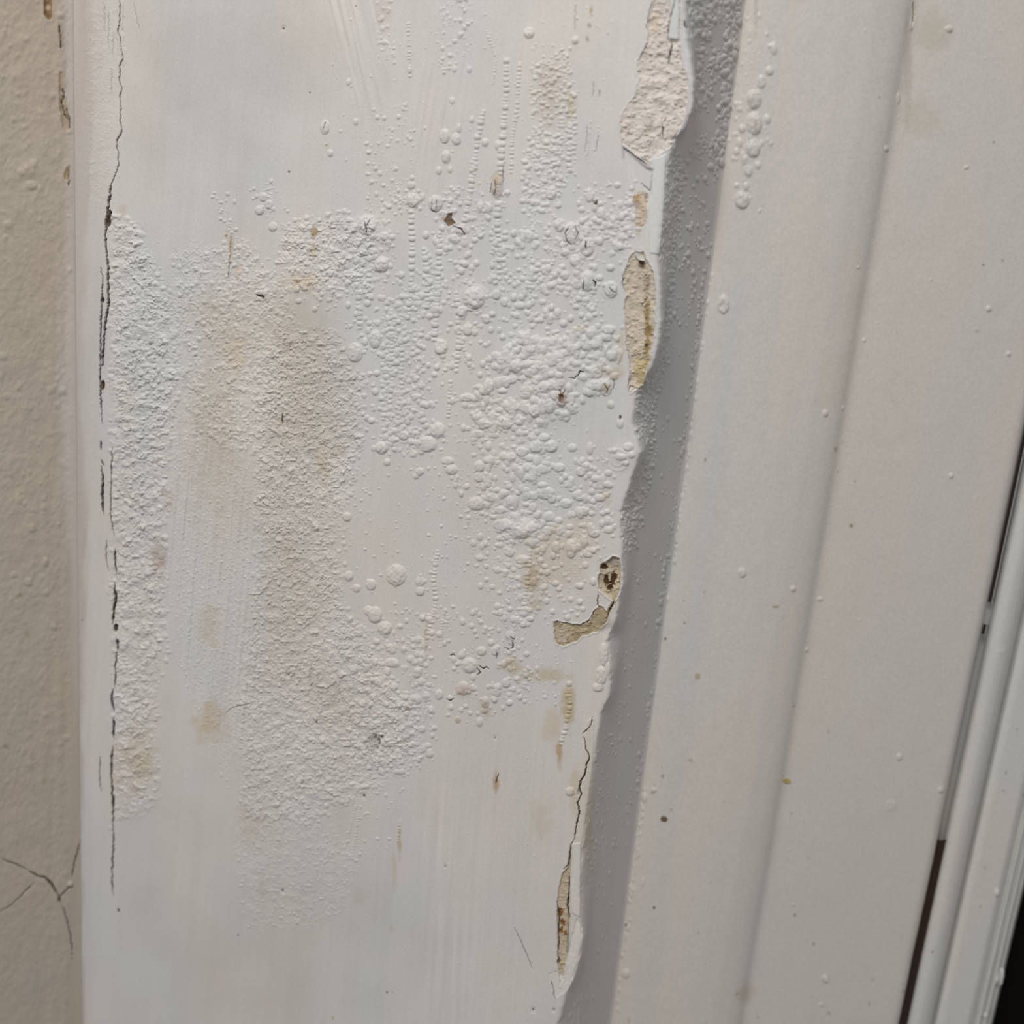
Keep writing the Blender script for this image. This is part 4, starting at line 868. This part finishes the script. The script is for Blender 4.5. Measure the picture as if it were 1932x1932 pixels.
# hair caught in the low crack
def tube(name, pts, r, mat, k=6):
    P = np.array(pts, float)
    t = np.linspace(0, len(P) - 1, 60)
    P = np.stack([np.interp(t, np.arange(len(P)), P[:, c]) for c in range(3)], 1)
    for _ in range(4): P[1:-1] = (P[:-2] + 2*P[1:-1] + P[2:])/4
    T = np.gradient(P, axis=0); T /= np.linalg.norm(T, axis=1)[:, None]
    U = np.cross(T, [0, 1, 0]); U /= np.linalg.norm(U, axis=1)[:, None]; Vv = np.cross(T, U)
    a = np.arange(k)/k*2*math.pi
    taper = np.clip(np.minimum(np.arange(60), 59 - np.arange(60))/6.0, 0.25, 1)
    V = P[:, None] + r*taper[:, None, None]*(np.cos(a)[None, :, None]*U[:, None] + np.sin(a)[None, :, None]*Vv[:, None])
    i = np.arange(59)[:, None]*k + np.arange(k)[None, :]; j = np.arange(59)[:, None]*k + (np.arange(k)[None, :] + 1) % k
    q = np.stack([i, j, j + k, i + k], -1).reshape(-1, 4)
    return mesh_from(name, V.reshape(-1, 3).astype(np.float32), q, None, mat)
pts = []
for (x, y) in [(1073, 1678), (1073, 1690), (1077, 1701), (1087, 1707), (1095, 1711), (1099, 1720), (1100, 1732), (1097, 1742)]:
    dx, dy, dz = rays(x, y); Yh = 0.2812; pts.append((dx/dy*Yh, Yh, dz/dy*Yh + ZC))
h = tube('hair', pts, 0.00006, M_gasket); tag(h, 'fine dark hair curling out of the lowest peeled crack at the corner edge', 'hair')

# loose chips and crumbs
def chip(name, sheet, px, py, rw, rh, ang, curl, lift, thick, mat, col, label, cat='paint flake'):
    sx, z = sheet.hit(px, py)
    i = min(np.searchsorted(sheet.s, sx), len(sheet.s) - 1); j = min(np.searchsorted(sheet.z, z), len(sheet.z) - 1)
    hh = float((sheet.B + sheet.H - sheet.C)[j, i])*PXM
    n = np.array([sheet.nx[i], sheet.ny[i], 0]); t = np.array([sheet.tx[i], sheet.ty[i], 0]); up = np.array([0, 0, 1.0])
    c = np.array([sheet.bx[j, i], sheet.by[j, i], z + ZC]) + n*(hh + lift*PXM)
    ex = (math.cos(ang)*t + math.sin(ang)*up)*PXM; ey = (-math.sin(ang)*t + math.cos(ang)*up)*PXM
    N_, M_ = 16, 10; rg = np.random.RandomState(int(px + py)); top = []
    for b in range(M_):
        for a in range(N_):
            u = a/(N_ - 1)*2 - 1; v = b/(M_ - 1)*2 - 1
            X = u*math.sqrt(1 - 0.5*v*v); Y = v*math.sqrt(1 - 0.5*u*u)
            X *= 1 + 0.10*math.sin(5*v + px); Y *= 1 + 0.12*math.sin(4*u + py)
            top.append(c + ex*X*rw + ey*Y*rh + n*PXM*(curl*(X*X) + 0.4*curl*Y*Y + 0.12*thick*rg.uniform(-1, 1)))
    top = np.array(top); V = np.r_[top, top - n*thick*PXM]
    K_ = N_*M_; q = []
    for b in range(M_ - 1):
        for a in range(N_ - 1):
            i0 = b*N_ + a
            q.append([i0, i0 + 1, i0 + N_ + 1, i0 + N_]); q.append([K_ + i0 + N_, K_ + i0 + N_ + 1, K_ + i0 + 1, K_ + i0])
    ring = [a for a in range(N_)] + [b*N_ + N_ - 1 for b in range(1, M_)] + [(M_ - 1)*N_ + a for a in range(N_ - 2, -1, -1)] + [b*N_ for b in range(M_ - 2, 0, -1)]
    for a, b in zip(ring, ring[1:] + ring[:1]): q.append([a, K_ + a, K_ + b, b])
    KC = np.tile(np.array([[*col, 1]], np.float32), (len(V), 1))
    o = mesh_from(name, V.astype(np.float32), np.array(q), KC, mat)
    return tag(o, label, cat)
WHT = (0.70, 0.685, 0.665)
chip('paint_flake', A, 1209, 485, 10, 4.5, -0.5, 2.0, 3.2, 1.3, M_paint, (0.69, 0.66, 0.62), 'cream-white curled paint flake standing in the top of the long tan patch')
chip('paint_flake', A, 1207, 472, 8, 2.6, 0.0, 1.6, 2.4, 1.1, M_paint, WHT, 'thin white paint sliver just above the long tan patch')
chip('paint_flake', B1, 1557, 1846, 5, 6, 0.3, 1.5, 2.0, 2.0, M_frame, (0.72, 0.71, 0.69), 'small white paint crumb stuck low on the flat window board', 'crumb')
chip('yellow_crumb', B1, 1483, 1473, 9, 4.5, -0.35, 1.0, 1.4, 1.5, M_frame, (0.50, 0.40, 0.15), 'yellowish crumb sitting where the moulding meets the flat board', 'crumb')
chip('brown_crumb', B1, 1252, 1545, 7, 5.5, 0.1, -0.6, 1.8, 2.5, M_frame, (0.17, 0.12, 0.08), 'dark brown crumb on the moulding beside the shaded corner, lower half', 'crumb')
